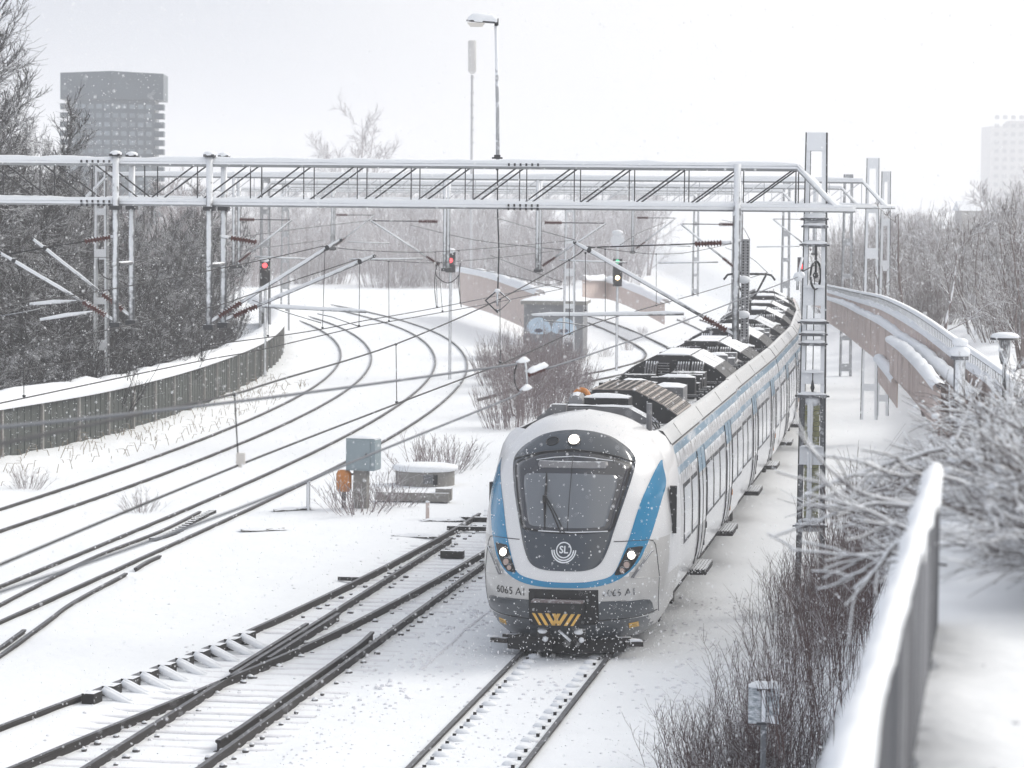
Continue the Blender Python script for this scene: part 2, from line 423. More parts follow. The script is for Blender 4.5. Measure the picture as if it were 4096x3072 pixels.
def offs(pts, d):
    out = []
    for i, p in enumerate(pts):
        t = (Vector(pts[min(i + 1, len(pts) - 1)]) - Vector(pts[max(i - 1, 0)])).normalized()
        out.append(Vector(p) + Vector((t.y, -t.x, 0)) * d)
    return out
def track(label, cl, group=None):
    th = thing('railway_track', label, 'railway track')
    rail_mesh(offs(cl, -.75)).build('rail', RM, th); rail_mesh(offs(cl, .75)).build('rail', RM, th)
    return th
cl1 = [Vector((t1(y), y, 0)) for y in [18 + 2 * i for i in range(34)] + [86 + 4 * i for i in range(30)]]
tr1 = track('nearly straight track under the oncoming train, right of the points', cl1)
clip = MB()
for i in range(110):                                            # fastenings poking out of the snow beside both rails
    y = 30 + .62 * i
    for s in (-.60, .60):
        if hash2(i, s) < .35: continue
        clip.box((t1(y) + s, y + (.05 * s), -.045), (.045, .06, .05), -HD)
c_ = clip.build('rail_clip', M['iron'], tr1); tag(c_, kind='stuff')
clump = MB()
for i in range(70):
    y = 34 + .62 * i
    for s in (-.52, .52):
        clump.ball((t1(y) + s, y, -.065), .10 + .04 * hash2(i, s * 10), 8, sz=.45)
tag(clump.build('snow_mound', M['snow'], tr1, True), kind='stuff')

# points left of the train: straight road + diverging road, with switch blades, frog and check rails
cl2 = [Vector((t2(y), y, 0)) for y in range(24, 150, 3)]
A_ = catmull([(-13.2, 22, 0), (-10.9, 29, 0), (-8.15, 38, 0), (-6.62, 43.5, 0), (-5.37, 48, 0), (-4.06, 52.9, 0), (-2.95, 58, 0), (-2.0, 62.8, 0), (-1.42, 66, 0), (-.72, 70, 0), (-.02, 74.5, 0)], 5)
tr2 = thing('railway_track', 'snow-dusted turnout left of the train with its four rails crossing', 'railway track')
L2, R2 = offs(cl2, -.75), offs(cl2, .75)
LA, RA = offs(A_, -.75), offs(A_, .75)
rail_mesh(R2).build('rail', RM, tr2)
rail_mesh([p for p in L2 if p.y < 70] ).build('rail', RM, tr2)
rail_mesh(LA).build('rail', RM, tr2)
rail_mesh([p for p in RA if p.y < 72]).build('rail', RM, tr2)
rail_mesh([p for p in L2 if p.y > 73.5]).build('rail', RM, tr2)
rail_mesh([Vector((t2(y) + .75 - .16 - .05 * max(0, abs(y - 48) - 4.3), y, 0)) for y in [42.6 + .5 * i for i in range(23)]], .025).build('check_rail', RM, tr2)
ck = [p for p in LA if 46.2 < p.y < 53.6]
rail_mesh(offs(ck, .13), .03).build('check_rail', RM, tr2)
for s, (ya, yb) in ((-.14, (49.2, 56)), (.14, (50.6, 57.5))):       # wing rails beside the frog
    rail_mesh([Vector((t2(y) - .75 + s, y, 0)) for y in [ya + .7 * i for i in range(int((yb - ya) / .7))]]).build('wing_rail', RM, tr2)
blk = MB(); blk.box((0, 0, 0), (.2, .34, .2)); blk_me = blk.data('chair_block', M['iron'])
for i in range(10):
    p = offs(ck, .2)[min(len(ck) - 1, int(i * (len(ck) - 1) / 9))]
    y = 46.4 + .74 * i; px_ = interp(y, [(q.y, q.x) for q in LA]) + .22
    b_ = link('chair_block', blk_me, tr2); b_.location = (px_, y, -.03); b_.rotation_euler = (0, 0, -.25)
dr = MB()
for i in range(9):
    y = 46.8 + .74 * i; px_ = interp(y, [(q.y, q.x) for q in LA]) + .28
    for k in range(2):
        dr.poly([(px_ - .05, y - .09 + .19 * k, .05), (px_ + .06, y - .13 + .19 * k, .0), (px_ + .28, y - .2 + .2 * k, -.10), (px_ + .45, y - .26 + .2 * k, -.15)], [.05, .06, .055, .02], 7)
tag(dr.build('snow_ridge', M['snow'], tr2, True), kind='stuff')
sl = MB()
sl.grid([[(-1.3, -.13, -.09), (1.3, -.13, -.09)], [(-1.3, -.10, .0), (1.3, -.10, .0)], [(-1.3, -.03, .022), (1.3, -.03, .022)], [(-1.3, .04, .02), (1.3, .04, .02)], [(-1.3, .10, 0), (1.3, .10, 0)], [(-1.3, .13, -.09), (1.3, .13, -.09)]])
sl_me = sl.data('sleeper', M['snow_packed'], True)
for i in range(78):
    y = 33 + .56 * i
    ax = interp(y, [(q.y, q.x) for q in A_]); bx = t2(y)
    lo, hi = min(ax, bx) - 1.25, max(ax, bx) + 1.25
    s_ = link('sleeper', sl_me, tr2); s_.location = ((lo + hi) / 2, y, -.166 + .030 * hash2(i, 3)); s_.scale = ((hi - lo) / 2.6, 1, 1); s_.rotation_euler = (0, 0, -HD - .02 + .02 * hash2(i, 5))
lump = MB(); random.seed(3)
for i in range(78):
    y = 33 + .56 * i
    ax = interp(y, [(q.y, q.x) for q in A_]); bx = t2(y)
    for c in (ax - .75, ax + .75, bx - .75, bx + .75):
        for s in (-.16, .17):
            if random.random() < .55:
                lump.ball((c + s + random.uniform(-.03, .03), y + random.uniform(-.05, .05), -.12), random.uniform(.035, .065), 7, sz=.9)
tag(lump.build('rail_fastening', mat('snowy_fastening', (.10, .095, .095), .9, snow=.25, snow_noise=.5, snow_scale=14, dust=.25), tr2, True), kind='stuff')
def mach_rod(c, d, rz): m = MB(); m.box(c, d, rz); m.build('point_rod', M['iron'], tr2)
mach_rod((t2(71) + .1, 71.3, -.04), (2.6, .14, .1), -HD); mach_rod((t2(66) - .2, 66.2, -.05), (.5, .22, .16), -HD); mach_rod((t2(73) + .2, 73.5, -.06), (2.9, .18, .12), -HD)
mach_rod((t2(64) + 1.2, 64.2, -.05), (.45, .2, .14), -HD); mach_rod((t2(62) - 1.6, 61.8, -.06), (.45, .12, .08), -HD)

def even(pts, n=40):
    pts = list(pts)
    for _ in range(n): pts = [pts[0]] + [(pts[i - 1] + pts[i] * 2 + pts[i + 1]) / 4 for i in range(1, len(pts) - 1)] + [pts[-1]]
    return pts
cl3 = even(catmull([(x, y, 0) for y, x in T3C], 5))
tr3 = track('track with buried points, third from the train, curving left', cl3)
def grail(pts, name='rail', top=0.0): return rail_mesh(catmull([G(*p) for p in pts], 5), top).build(name, RM, tr3)
grail([(-60, 2660), (0, 2620), (194, 2478), (300, 2402), (504, 2291)])
grail([(542, 2272), (590, 2243), (640, 2221)])
grail([(-40, 2618), (0, 2588), (97, 2517)], 'check_rail')
grail([(-40, 2432), (0, 2413), (200, 2310), (400, 2213), (646, 2118), (800, 2042)], 'switch_blade', -.01)
pts_ = catmull([G(560, 2150), G(640, 2125), G(730, 2075), G(800, 2040)], 7)
sb = MB(); sb.box((0, 0, 0), (.16, .16, .12)); sb_me = sb.data('slide_chair', M['iron'])
for i, p in enumerate(pts_):
    o = link('slide_chair', sb_me, tr3); o.location = p + Vector((.30, 0, -.06)); o.rotation_euler = (0, 0, -.2)
tr4 = track('outermost left track running beside the board wall and curving away left', even(catmull([(x, y, 0) for y, x in T4C], 5)))
# pieces of two more tracks far behind the train
track('faint far track left of the train curving away under snow', catmull([(t1(100) - 8.4, 118, 0), (t1(110) - 7.2, 128, 0), (7.2, 150, 0), (6.9, 175, 0), (4.5, 205, 0), (-1, 238, 0)], 5))

# ------------------------------------------------------------------ left board wall
wall = thing('board_wall', 'grey-green board wall with a thick snow cap beside the left track', 'wall')
WC = catmull([(a, b, 0) for a, b in WALL], 10)
def along(cl, step):
    out = [cl[0]]; acc = 0
    for a, b in zip(cl, cl[1:]):
        L = (b - a).length; t = step - acc
        while t <= L:
            out.append(a.lerp(b, t / L)); t += step
        acc = (acc + L) % step if L + acc >= step else acc + L
    return out
wp = along(WC, 1.5)
def wpanel(L=1.5, n=6, h=1.75):
    mb = MB(); bw = L / n
    for i in range(n):
        mb.box((bw * (i + .5), 0, h / 2), (bw * .93, .06 + .03 * (i % 2), h - .02 * ((i * 5) % 3)))
    return mb
wp_me = wpanel().data('board_panel', M['wall_wood'])
pm = MB(); pm.box((0, -.05, .9), (.12, .14, 1.85)); pm_me = pm.data('wall_post', M['concrete'])
rows = []
for i in range(len(wp) - 1):
    a, b = wp[i], wp[i + 1]; rz = math.atan2(b.y - a.y, b.x - a.x)
    o = link('board_panel', wp_me, wall); o.location = (a.x, a.y, -.12); o.rotation_euler = (0, 0, rz)
    if i % 2 == 0:
        o = link('wall_post', pm_me, wall); o.location = (a.x, a.y, -.15); o.rotation_euler = (0, 0, rz)
for i, p in enumerate(wp):
    q = wp[min(i + 1, len(wp) - 1)]; pr = wp[max(i - 1, 0)]; t = (q - pr).normalized(); nx = Vector((t.y, -t.x, 0))
    hh = .30 + .10 * hash2(i, 1) + (.10 if 8 < i < 14 else 0)
    prof = [(.20, 1.60), (.23, 1.70), (.18, 1.62 + hh * .7), (.05, 1.6 + hh), (-.18, 1.62 + hh * 1.05), (-.5, 1.62 + hh * .9), (-.75, 1.6 + hh * .5), (-.8, 1.45)]
    rows.append([p + nx * a + Vector((0, 0, z)) for a, z in prof])
sc = MB(); sc.grid(rows); sc.build('snow_cap', M['snow'], wall, True)

# ------------------------------------------------------------------ far buildings
def tower():
    t = thing('tower_block', 'dark slab tower with notched corners beyond the left trees', 'building', tuple(P(448, 820, 330)), rad(3))
    t.location.z = -1
    t.scale = (.84, .84, .84)
    H_ = 26.0; W_ = 11.0
    mb = MB(); mb.prism([(-W_ / 2, -1), (0, -3.0), (W_ / 2, -1), (W_ / 2, 7), (-W_ / 2, 7)], 0, 1)
    body = MB()
    pr = [(-5.45, -.3), (0, -1.5), (5.45, -.3), (5.45, 8), (-5.45, 8)]
    n = 5
    body.add([(a, b, 0) for a, b in pr] + [(a, b, H_) for a, b in pr], [(i, (i + 1) % n, n + (i + 1) % n, n + i) for i in range(n)] + [tuple(range(n, 2 * n))])
    body.build('wall', M['tower'], t)
    cr = MB(); pr = [(-6.55, -.5), (0, -1.75), (6.55, -.5), (6.55, 9), (-6.55, 9)]
    cr.add([(a, b, H_ - 3.2) for a, b in pr] + [(a, b, H_ + .15 + (.25 if i == 1 else 0)) for i, (a, b) in enumerate(pr)], [(i, (i + 1) % n, n + (i + 1) % n, n + i) for i in range(n)] + [tuple(range(n, 2 * n)), tuple(range(n - 1, -1, -1))])
    cr.build('roof_storey', M['tower'], t)
    bal = MB(); bal.box((0, 0, 0), (1.25, 3.0, .72)); bme = bal.data('balcony', M['tower'])
    wn_ = MB(); wn_.box((0, 0, 0), (.72, .10, .58)); wme = wn_.data('window', M['tower_glass'])
    f = 1.14
    for k in range(18):
        z = H_ - 3.2 - f * (k + 1) + .25
        if z < 2: break
        for sx in (-1, 1):
            o = link('balcony', bme, t); o.location = (sx * 5.95, 1.1, z)
        for j in range(10):
            x = -4.7 + 1.045 * j
            o = link('window', wme, t); o.location = (x, -1.5 + 1.2 * abs(x) / 5.45 - .03, z); o.rotation_euler = (0, 0, math.atan2(1.2, 5.45) * (1 if x > 0 else -1))
    return t
tower()
def pale_block():
    t = thing('tower_block', 'pale tower block almost lost in the snow haze, right edge', 'building', tuple(P(4080, 840, 1150)), 0)
    t.scale = (1.85,) * 3
    t.location.z = -1
    H_ = (8.6 + (840 - 520) / FPX * 1150) / 1.85
    mb = MB(); mb.box((0, 6, H_ / 2), (12.6, 12, H_)); mb.build('wall', M['pale'], t)
    mb = MB(); mb.box((1, 6, H_ + .6), (6, 6, 1.2)); mb.poly([(1.5, 5, H_ + 1), (1.5, 5, H_ + 8)], .12, 6); mb.build('roof', M['pale'], t)
    wm = MB(); wm.box((0, 0, 0), (.9, .14, .8)); wme = wm.data('window', M['pale_win'])
    for k in range(12):
        for j in range(7):
            o = link('window', wme, t); o.location = (-5 + 1.65 * j, -.02, 4 + 1.7 * k)
pale_block()
def low_house(px, py, Y, w, h, label, mt='pale'):
    p = P(px, py, Y); t = thing('house', label, 'house', (p.x, p.y, p.z), 0)
    mb = MB(); mb.box((0, 0, 0), (w, w * .6, h)); mb.build('wall', M[mt], t)
    rf = MB(); rf.prism([(-w * .33, h / 2), (0, h / 2 + w * .13), (w * .33, h / 2)], -w / 2 - .2, w / 2 + .2, axis='x'); rf.build('roof', M['snow'], t)
    for j in range(3):
        m2 = MB(); m2.box((-w * .3 + w * .3 * j, -w * .3 - .02, -h * .05), (w * .13, .12, h * .4)); m2.build('window', M['pale_win'], t)
low_house(3985, 915, 260, 6.5, 3.0, 'pale house with a snowy roof among the right-hand trees')
low_house(3830, 960, 300, 5.0, 2.2, 'small snow-roofed house lower down the right-hand slope')

def hut():
    a = G(2080, 1395, 0); t = thing('trackside_hut', 'flat-roofed dark hut sprayed with pale blue graffiti', 'hut', (2.0, 150, -.1), -.08)
    mb = MB(); mb.box((0, 2, 1.35), (2.9, 4, 2.7)); mb.build('wall', M['hut'], t)
    mb = MB(); mb.box((0, 2, 2.79), (3.2, 4.3, .18)); mb.build('roof', M['concrete'], t)
    mb = MB(); mb.grid([[(-1.65 + 3.3 * i / 8, -.2 + 4.5 * j / 4, 2.885 + .2 * math.sin(math.pi * min(1, max(0, i / 8)) ) ** .4 * (math.sin(math.pi * j / 4) ** .4 if 0 < j < 4 else 0)) for i in range(9)] for j in range(5)]); mb.build('snow_cap', M['snow'], t, True)
    gf = MB(); gfd = MB()
    for cx in (-.72, .52):
        pts = [(cx + .62 * math.cos(a_), 1.45 + .62 * math.sin(a_) * (1 if math.sin(a_) > 0 else .35)) for a_ in [2 * math.pi * i / 20 for i in range(20)]]
        gf.add([(x, -.012, z) for x, z in pts], [tuple(range(19, -1, -1))])
        pts = [(cx + .22 * math.cos(a_), 1.42 + .1 * math.sin(a_)) for a_ in [2 * math.pi * i / 12 for i in range(12)]]
        gfd.add([(x, -.018, z) for x, z in pts], [tuple(range(11, -1, -1))])
    gf.build('graffiti', M['graffiti'], t); gfd.build('graffiti_detail', M['graffiti_dark'], t)
hut()

# ------------------------------------------------------------------ bare trees
def rvec(r): return Vector((r.uniform(-1, 1), r.uniform(-1, 1), r.uniform(-1, 1)))
def grow(r, start, d, length, rad0, rad1, n, up, wob):
    pts, p, d = [start], Vector(start), Vector(d).normalized()
    for i in range(n):
        d = (d + rvec(r) * wob + Vector((0, 0, up))).normalized()
        p = p + d * (length / n); pts.append(p.copy())
    return pts, [lerp(rad0, rad1, i / n) for i in range(n + 1)]
def at(pts, t):
    f = t * (len(pts) - 1); i = min(int(f), len(pts) - 2)
    return pts[i].lerp(pts[i + 1], f - i), (pts[i + 1] - pts[i]).normalized()
def side(r, d, ang):
    a = d.orthogonal().normalized(); a.rotate(Matrix.Rotation(r.uniform(0, 6.283), 3, d))
    return (d * math.cos(ang) + a * math.sin(ang)).normalized()
def tree_meshes(seed, h, stems=1, nb=12, nt=8, ns=7, spread=.8, tw=.011, bark='bark', lean=.15, low=.22):
    r = random.Random(seed); tk, cr = MB(), MB()
    for s_ in range(stems):
        d = Vector((r.uniform(-1, 1) * (lean + .25 * (stems > 1)), r.uniform(-1, 1) * (lean + .25 * (stems > 1)), 1))
        hh = h * r.uniform(.8, 1) if s_ else h
        tp, tr = grow(r, Vector((r.uniform(-.3, .3) * (stems > 1), r.uniform(-.3, .3) * (stems > 1), -.2)), d, hh, h * .016 / (stems ** .4) + .015, .012, 9, .12, .12)
        tk.poly(tp, tr, 6, False)
        for b in range(max(3, int(nb / stems ** .5))):
            t = lerp(low, .97, (b + r.random()) / max(3, int(nb / stems ** .5)))
            p, dd = at(tp, t); L = h * .42 * spread * (1.15 - t * .75) * r.uniform(.7, 1.15)
            bp, br = grow(r, p, side(r, dd, r.uniform(.55, 1.1)), L, max(.014, h * .006 * (1.1 - t)), .009, 5, .10, .25)
            tk.poly(bp, br, 4, False)
            for k in range(nt):
                q, qd = at(bp, lerp(.15, 1, (k + r.random()) / nt)); l2 = L * r.uniform(.28, .5)
                cp, c_r = grow(r, q, side(r, qd, r.uniform(.4, .9)), l2, tw * 1.2, tw * .8, 3, .06, .3)
                cr.poly(cp, c_r, 3, False)
                for w in range(ns):
                    u, ud = at(cp, lerp(.1, 1, (w + r.random()) / ns))
                    ep, er = grow(r, u, side(r, ud, r.uniform(.3, .8)), l2 * r.uniform(.3, .65), tw * .85, tw * .45, 2, .08, .3)
                    cr.poly(ep, er, 3, False)
    return tk.data('trunk', M[bark], True), cr.data('crown', M[bark], True)
def tree(meshes, x, y, label, group, sc=1, rz=0, z=None):
    t = thing('bare_tree', label, 'tree', (x, y, gh(x, y) if z is None else z), rz, group)
    t.scale = (sc, sc, sc)
    link('trunk', meshes[0], t); link('crown', meshes[1], t)
    return t
R_ = random.Random(11)
TD = [tree_meshes(20 + i, 12, 1, 22, 11, 10, .82, .014, 'bark') for i in range(3)]
TD2 = [tree_meshes(30 + i, 7, 4, 16, 10, 9, 1.0, .014, 'bark', low=.08) for i in range(3)]
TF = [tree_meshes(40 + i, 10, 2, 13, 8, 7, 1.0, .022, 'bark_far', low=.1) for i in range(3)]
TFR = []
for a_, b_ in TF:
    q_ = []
    for me_ in (a_, b_): me_ = me_.copy(); me_.materials.clear(); me_.materials.append(M['bark_hazed']); q_.append(me_)
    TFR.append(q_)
TR = [tree_meshes(50 + i, 6, 5, 12, 8, 7, .8, .012, 'bark_snowy_hazed', low=.08) for i in range(3)]
# tall ones at the left edge
tree(TD[0], -20.9, 108, 'tallest bare tree, at the left edge with its crown above the gantry', None, 1.28, .4)
tree(TD[1], -19.5, 103, 'bare tree standing in front of the tallest one at the left edge', None, 1.0, 2.1)
tree(TD[2], -22.6, 116, 'bare tree with branches hanging into the picture at the upper left edge', None, 1.25, 1.0)
for i, (x, y, s_, l_) in enumerate([(-19.2, 110, .98, 'bare dark tree left of the tower, third tallest'), (-18.7, 106, 1.05, 'bare dark tree second from the left picture edge above the beam'), (-18.1, 113, .78, 'slim bare dark tree nearest to the left corner of the tower'), (-16.7, 106, .62, 'lower bare dark tree in front of the tower foot'), (-21, 118, 1.12, 'tall bare tree behind the left edge group'), (-20, 122, .95, 'bare tree behind the group left of the tower'), (-17.4, 119, .66, 'bare tree whose top meets the beam below the tower')]):
    tree(TD[i % 3], x, y, l_, None, s_, i * 1.9)
gl = 'dark bare trees massed behind the board wall'
ll = 'dark bare tree in the thicket behind the board wall'
for i in range(48):
    y = R_.uniform(90, 150); x = wallx(y) - R_.uniform(2.0, 12) - .03 * (y - 90)
    tall = x / y < -.158
    tree((TD if tall else TD2)[i % 3], x, y, ll, gl, R_.uniform(.62, .85) if tall else R_.uniform(.6, .95), R_.uniform(0, 6.28))
for i in range(34):
    y = R_.uniform(140, 215); x = interp(y, [(140, -11), (180, -14), (215, -20)]) - R_.uniform(3, 20)
    tree((TD2 if y < 160 else TF)[i % 3], x, y, ll, gl, R_.uniform(.75, 1.15) * (1 if y < 160 else .72), R_.uniform(0, 6.28))
for i in range(14):
    y = R_.uniform(86, 120); x = wallx(y) - R_.uniform(1.0, 2.6)
    tree(TD2[i % 3], x, y, ll, gl, R_.uniform(.32, .5), R_.uniform(0, 6.28))
gc = 'grey trees in the haze beyond the curve'
lc = 'grey bare tree fading into the haze beyond the left-hand curve'
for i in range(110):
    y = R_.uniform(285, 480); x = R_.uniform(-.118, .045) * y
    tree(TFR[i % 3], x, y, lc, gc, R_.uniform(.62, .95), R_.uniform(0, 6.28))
tree(TFR[2], *P(1340, 800, 430)[:2], 'hazy tree left of the lone crown over the first gantry', None, 1.6, 4)
tree(TFR[1], *P(1420, 800, 420)[:2], 'lone hazy tree whose crown rises over the first gantry, left of the lamp', None, 1.95, 1.2)
gr = 'snowy bare trees on the right-hand bank'
lr = 'snow-laden bare tree in the grove behind the stepped plank fence'
for i in range(110):
    y = R_.uniform(100, 300); x = R_.uniform(.112, .185) * y
    if x < t1(min(y, 150)) + 8: continue
    tree((TR if y < 170 else TFR)[i % 3], x, y, lr, gr, R_.uniform(.6, .9) * (.62 if y > 170 else 1) * (1.25 if x / y > .155 else 1), R_.uniform(0, 6.28))
tree(TR[1], *P(4085, 1300, 84)[:2], 'snowy tree rising at the right edge below the pale tower', None, .72, 2)
yt = tree_meshes(71, 6.2, 2, 5, 4, 5, .9, .016, 'bark_snowy_hazed', low=.4)
tree(yt, *P(3760, 1300, 92)[:2], 'forked pale-barked tree with thick snow on its limbs, behind the fence', None, 1.0, .6)

# dense brown thicket left of the train, and shrubs
def shrub_mesh(seed, n, h, spread, tw, bark, twigs=5, lean=.5):
    r = random.Random(seed); mb = MB()
    for i in range(n):
        a = r.uniform(0, 6.283); q = r.random() ** .6
        p = Vector((math.cos(a) * spread * q, math.sin(a) * spread * q, -.1)); d = Vector((math.cos(a) * lean * q, math.sin(a) * lean * q, 1))
        L = h * r.uniform(.55, 1.05) * (1 - .35 * q)
        bp, br = grow(r, p, d, L, tw, tw * .5, 5, .05, .12); mb.poly(bp, br, 3, False)
        for k in range(twigs):
            u, ud = at(bp, r.uniform(.25, .95)); ep, er = grow(r, u, side(r, ud, r.uniform(.3, .7)), L * r.uniform(.15, .35), tw * .6, tw * .35, 2, .1, .2); mb.poly(ep, er, 3, False)
    return mb
SB = [shrub_mesh(60 + i, 130, 3.2, 1.5, .013, 'bark_far', 6).data('stems', M['bark_far'], True) for i in range(2)]
def shrub(me, x, y, label, group=None, sc=1, rz=0, z=None, name='shrub'):
    t = thing(name, label, 'shrub', (x, y, gh(x, y) if z is None else z), rz, group)
    t.scale = sc if isinstance(sc, tuple) else (sc, sc, sc)
    link('stems', me, t); return t
SBd = link('stems', SB[0]); SBD = SBd.data.copy(); bpy.data.objects.remove(SBd); SBD.materials.clear(); SBD.materials.append(M['bark'])
SBR = SB[0].copy(); SBR.materials.clear(); SBR.materials.append(M['bark_hazed'])
SBS = SB[1].copy(); SBS.materials.clear(); SBS.materials.append(M['bark_snowy_hazed'])
for i in range(70):
    y = R_.uniform(84, 160); x = wallx(y) - R_.uniform(1.2, 9) - .03 * (y - 84)
    shrub(SBD, x, y, 'dark bush at the foot of the trees behind the board wall', 'dark bushes behind the board wall', R_.uniform(.8, 1.5), R_.uniform(0, 6))
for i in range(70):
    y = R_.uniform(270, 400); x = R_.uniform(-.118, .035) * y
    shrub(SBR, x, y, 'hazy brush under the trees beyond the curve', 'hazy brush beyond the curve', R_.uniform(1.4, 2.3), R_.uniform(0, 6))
for i in range(55):
    y = R_.uniform(110, 280); x = R_.uniform(.108, .18) * y
    if x < t1(min(y, 150)) + 7.2: continue
    shrub(SBS, x, y, 'snowy brush under the right-hand trees', 'snowy brush on the right-hand bank', R_.uniform(.8, 1.4) * (1.5 if y > 160 else 1), R_.uniform(0, 6))
for i, (px, py, Y, s) in enumerate([(2060, 1640, 104, .72), (2140, 1600, 110, .85), (2215, 1560, 116, .85), (2120, 1520, 124, .95), (2050, 1500, 128, .9), (2190, 1480, 130, .85), (2030, 1480, 134, .7), (2250, 1500, 122, .6)]):
    p = P(px, py, Y); shrub(SB[i % 2], p.x, p.y, 'brown leafless bush in the thicket between the curve and the train', 'bushes of the thicket left of the train', s, i * 1.3)
sg = [shrub_mesh(80 + i, 46, 1.5, .55, .008, 'twig_red', 5, .9).data('stems', M['bark_far'], True) for i in range(3)]
p = G(1720, 1885); shrub(sg[0], p.x, p.y, 'spray of thin dry stems behind the concrete ring', None, (1.6, 1.2, 1.0), 0)
p = G(1800, 1870); shrub(sg[1], p.x, p.y + 1, 'lower dry stems right of and behind the concrete ring', None, (1.3, 1.2, .8), 2)
p = G(1440, 2040); shrub(sg[1], p.x, p.y, 'snowy low shrub at the foot of the cabinet', None, (1.7, 1.3, .85), 1)
p = G(1560, 2010); shrub(sg[2], p.x, p.y, 'snowy low shrub right of the cabinet foot', None, (1.1, 1, .7), 3)
p = G(570, 2035); shrub(sg[2], p.x, p.y, 'small tuft of stems between the two left tracks', None, (.7, .7, .45), 1)
p = G(110, 1940); shrub(sg[0], p.x, p.y, 'tuft of dry stems in the snow below the board wall', None, (.8, .8, .5), 1)
for i, (px, py, s) in enumerate([(2510, 1395, .5), (2570, 1330, .4), (2420, 1420, .5), (2740, 1290, .4)]):
    p = G(px, py); shrub(sg[i % 3], p.x, p.y, 'small snow-bound bush on the white slope left of the train roof', 'small bushes on the white slope', s)
grs = MB(); rg = random.Random(5)
for i in range(330):
    y = rg.uniform(76, 128); x = wallx(y) + rg.uniform(.15, 2.2) ** 1.0; z = gh(x, y)
    a = rg.uniform(0, 6.28); L = rg.uniform(.1, .38)
    grs.poly([(x, y, z - .03), (x + math.cos(a) * L * .4, y + math.sin(a) * L * .4, z + L * .8), (x + math.cos(a) * L, y + math.sin(a) * L, z + L * .8)], [.012, .01, .006], 3, False)
tag(grs.build('dry_grass', M['grass_dry']), 'dry grass poking through snow along the board wall', 'grass', kind='stuff')

# ------------------------------------------------------------------ right-hand fences on the bank
def plank_fence(label, pts, hs, caph=.16, rail2=False, pw=.16, cat='fence', capw=.16):
    th = thing('plank_fence', label, cat)
    cl = catmull([Vector(p) for p in pts], 8)
    top = along(cl, pw)
    for step in [1]:
        pl = MB(); pl.box((0, 0, -.5), (pw * .9, .035, 1.0)); pme = pl.data('plank', M['plank_brown'])
    n = len(top) - 1; k = max(1, math.ceil(n / 280))
    if k > 1:
        top = along(cl, pw * k); n = len(top) - 1
        pl = MB(); pl.box((0, 0, -.5), (pw * k * .93, .035, 1.0)); pme = pl.data('plank', M['plank_brown'])
    for i in range(n):
        a, b = top[i], top[i + 1]
        o = link('plank', pme, th); o.location = (a + b) / 2 + Vector((0, 0, .02 * hash2(i, 2))); o.rotation_euler = (0, 0, math.atan2(b.y - a.y, b.x - a.x) + .05 * (hash2(i, 8) - .5)); o.scale = (1, 1, hs)
    cap = MB(); rows = []
    for i, p in enumerate(cl):
        q = cl[min(i + 1, len(cl) - 1)]; pr = cl[max(i - 1, 0)]; t = (q - pr); t.z = 0; t.normalize(); nx = Vector((t.y, -t.x, 0)); v = .75 + .5 * hash2(i, 4)
        rows.append([p + nx * (capw * a) + Vector((0, 0, b)) for a, b in ((-.55, -.02), (-.6, .05), (-.4, caph * v), (0, caph * 1.25 * v), (.4, caph * v), (.6, .05), (.55, -.02))])
    cap.grid(rows); cap.build('snow_cap', M['snow'], th, True)
    if rail2:
        rp = MB(); up = [p + Vector((0, 0, .27)) for p in cl]; rp.poly(up, .03, 6); rp.build('handrail', M['steel_snowy'], th)
        rs = MB(); rows = [[p + Vector((a, 0, b)) for a, b in ((-.06, .02), (-.045, .08), (.045, .08), (.06, .02))] for p in up]; rs.grid(rows); rs.build('handrail_snow', M['snow'], th, True)
        lt = MB(); q = along(cl, .36)
        for i in range(len(q) - 1):
            lt.bar(q[i], q[i] + Vector((0, 0, .27)), .05, .03)
        tag(lt.build('lattice', M['steel_snowy'], th), kind='stuff')
    return th
plank_fence('long plank fence with a snow-filled lattice rail along the top of the right bank',
            [P(4050, 1600, 47), P(3960, 1530, 50), P(3830, 1435, 55), P(3700, 1335, 62), P(3600, 1272, 70), P(3520, 1232, 82), P(3440, 1208, 98), P(3370, 1186, 120), P(3300, 1165, 150), P(3240, 1150, 175)], .95, .10, rail2=True, pw=.2, capw=.12)
plank_fence('lower plank fence with a fat snow cap, halfway down the right bank',
            [P(3900, 1600, 49), P(3800, 1510, 53), P(3700, 1420, 60), P(3610, 1350, 68), P(3522, 1290, 80), P(3440, 1250, 96), P(3380, 1220, 112), P(3300, 1192, 145)], 1.05, .12, pw=.2, capw=.2)
plank_fence('short stepped plank fence right of the second mast, its top sloping steeply',
            [P(3760, 1560, 50), P(3690, 1475, 55), P(3620, 1405, 61), P(3562, 1362, 68)], .75, .12, pw=.2, capw=.2)
plank_fence('lowest short plank fence directly right of the second mast foot',
            [P(3590, 1530, 66), P(3550, 1480, 71), P(3515, 1440, 77)], .55, .12, pw=.2, capw=.24)
plank_fence('hazy retaining fence with snow on top, behind the graffiti hut',
            [P(1840, 1085, 205), P(1960, 1110, 190), P(2080, 1150, 176), P(2160, 1178, 165)], 2.2, .3, pw=.3, capw=.5)
plank_fence('hazy dark fence along the far curve above the train roof, left of the pantograph',
            [P(2330, 1120, 200), P(2440, 1128, 205), P(2560, 1170, 190), P(2660, 1215, 172)], 1.2, .3, pw=.3, capw=.5)

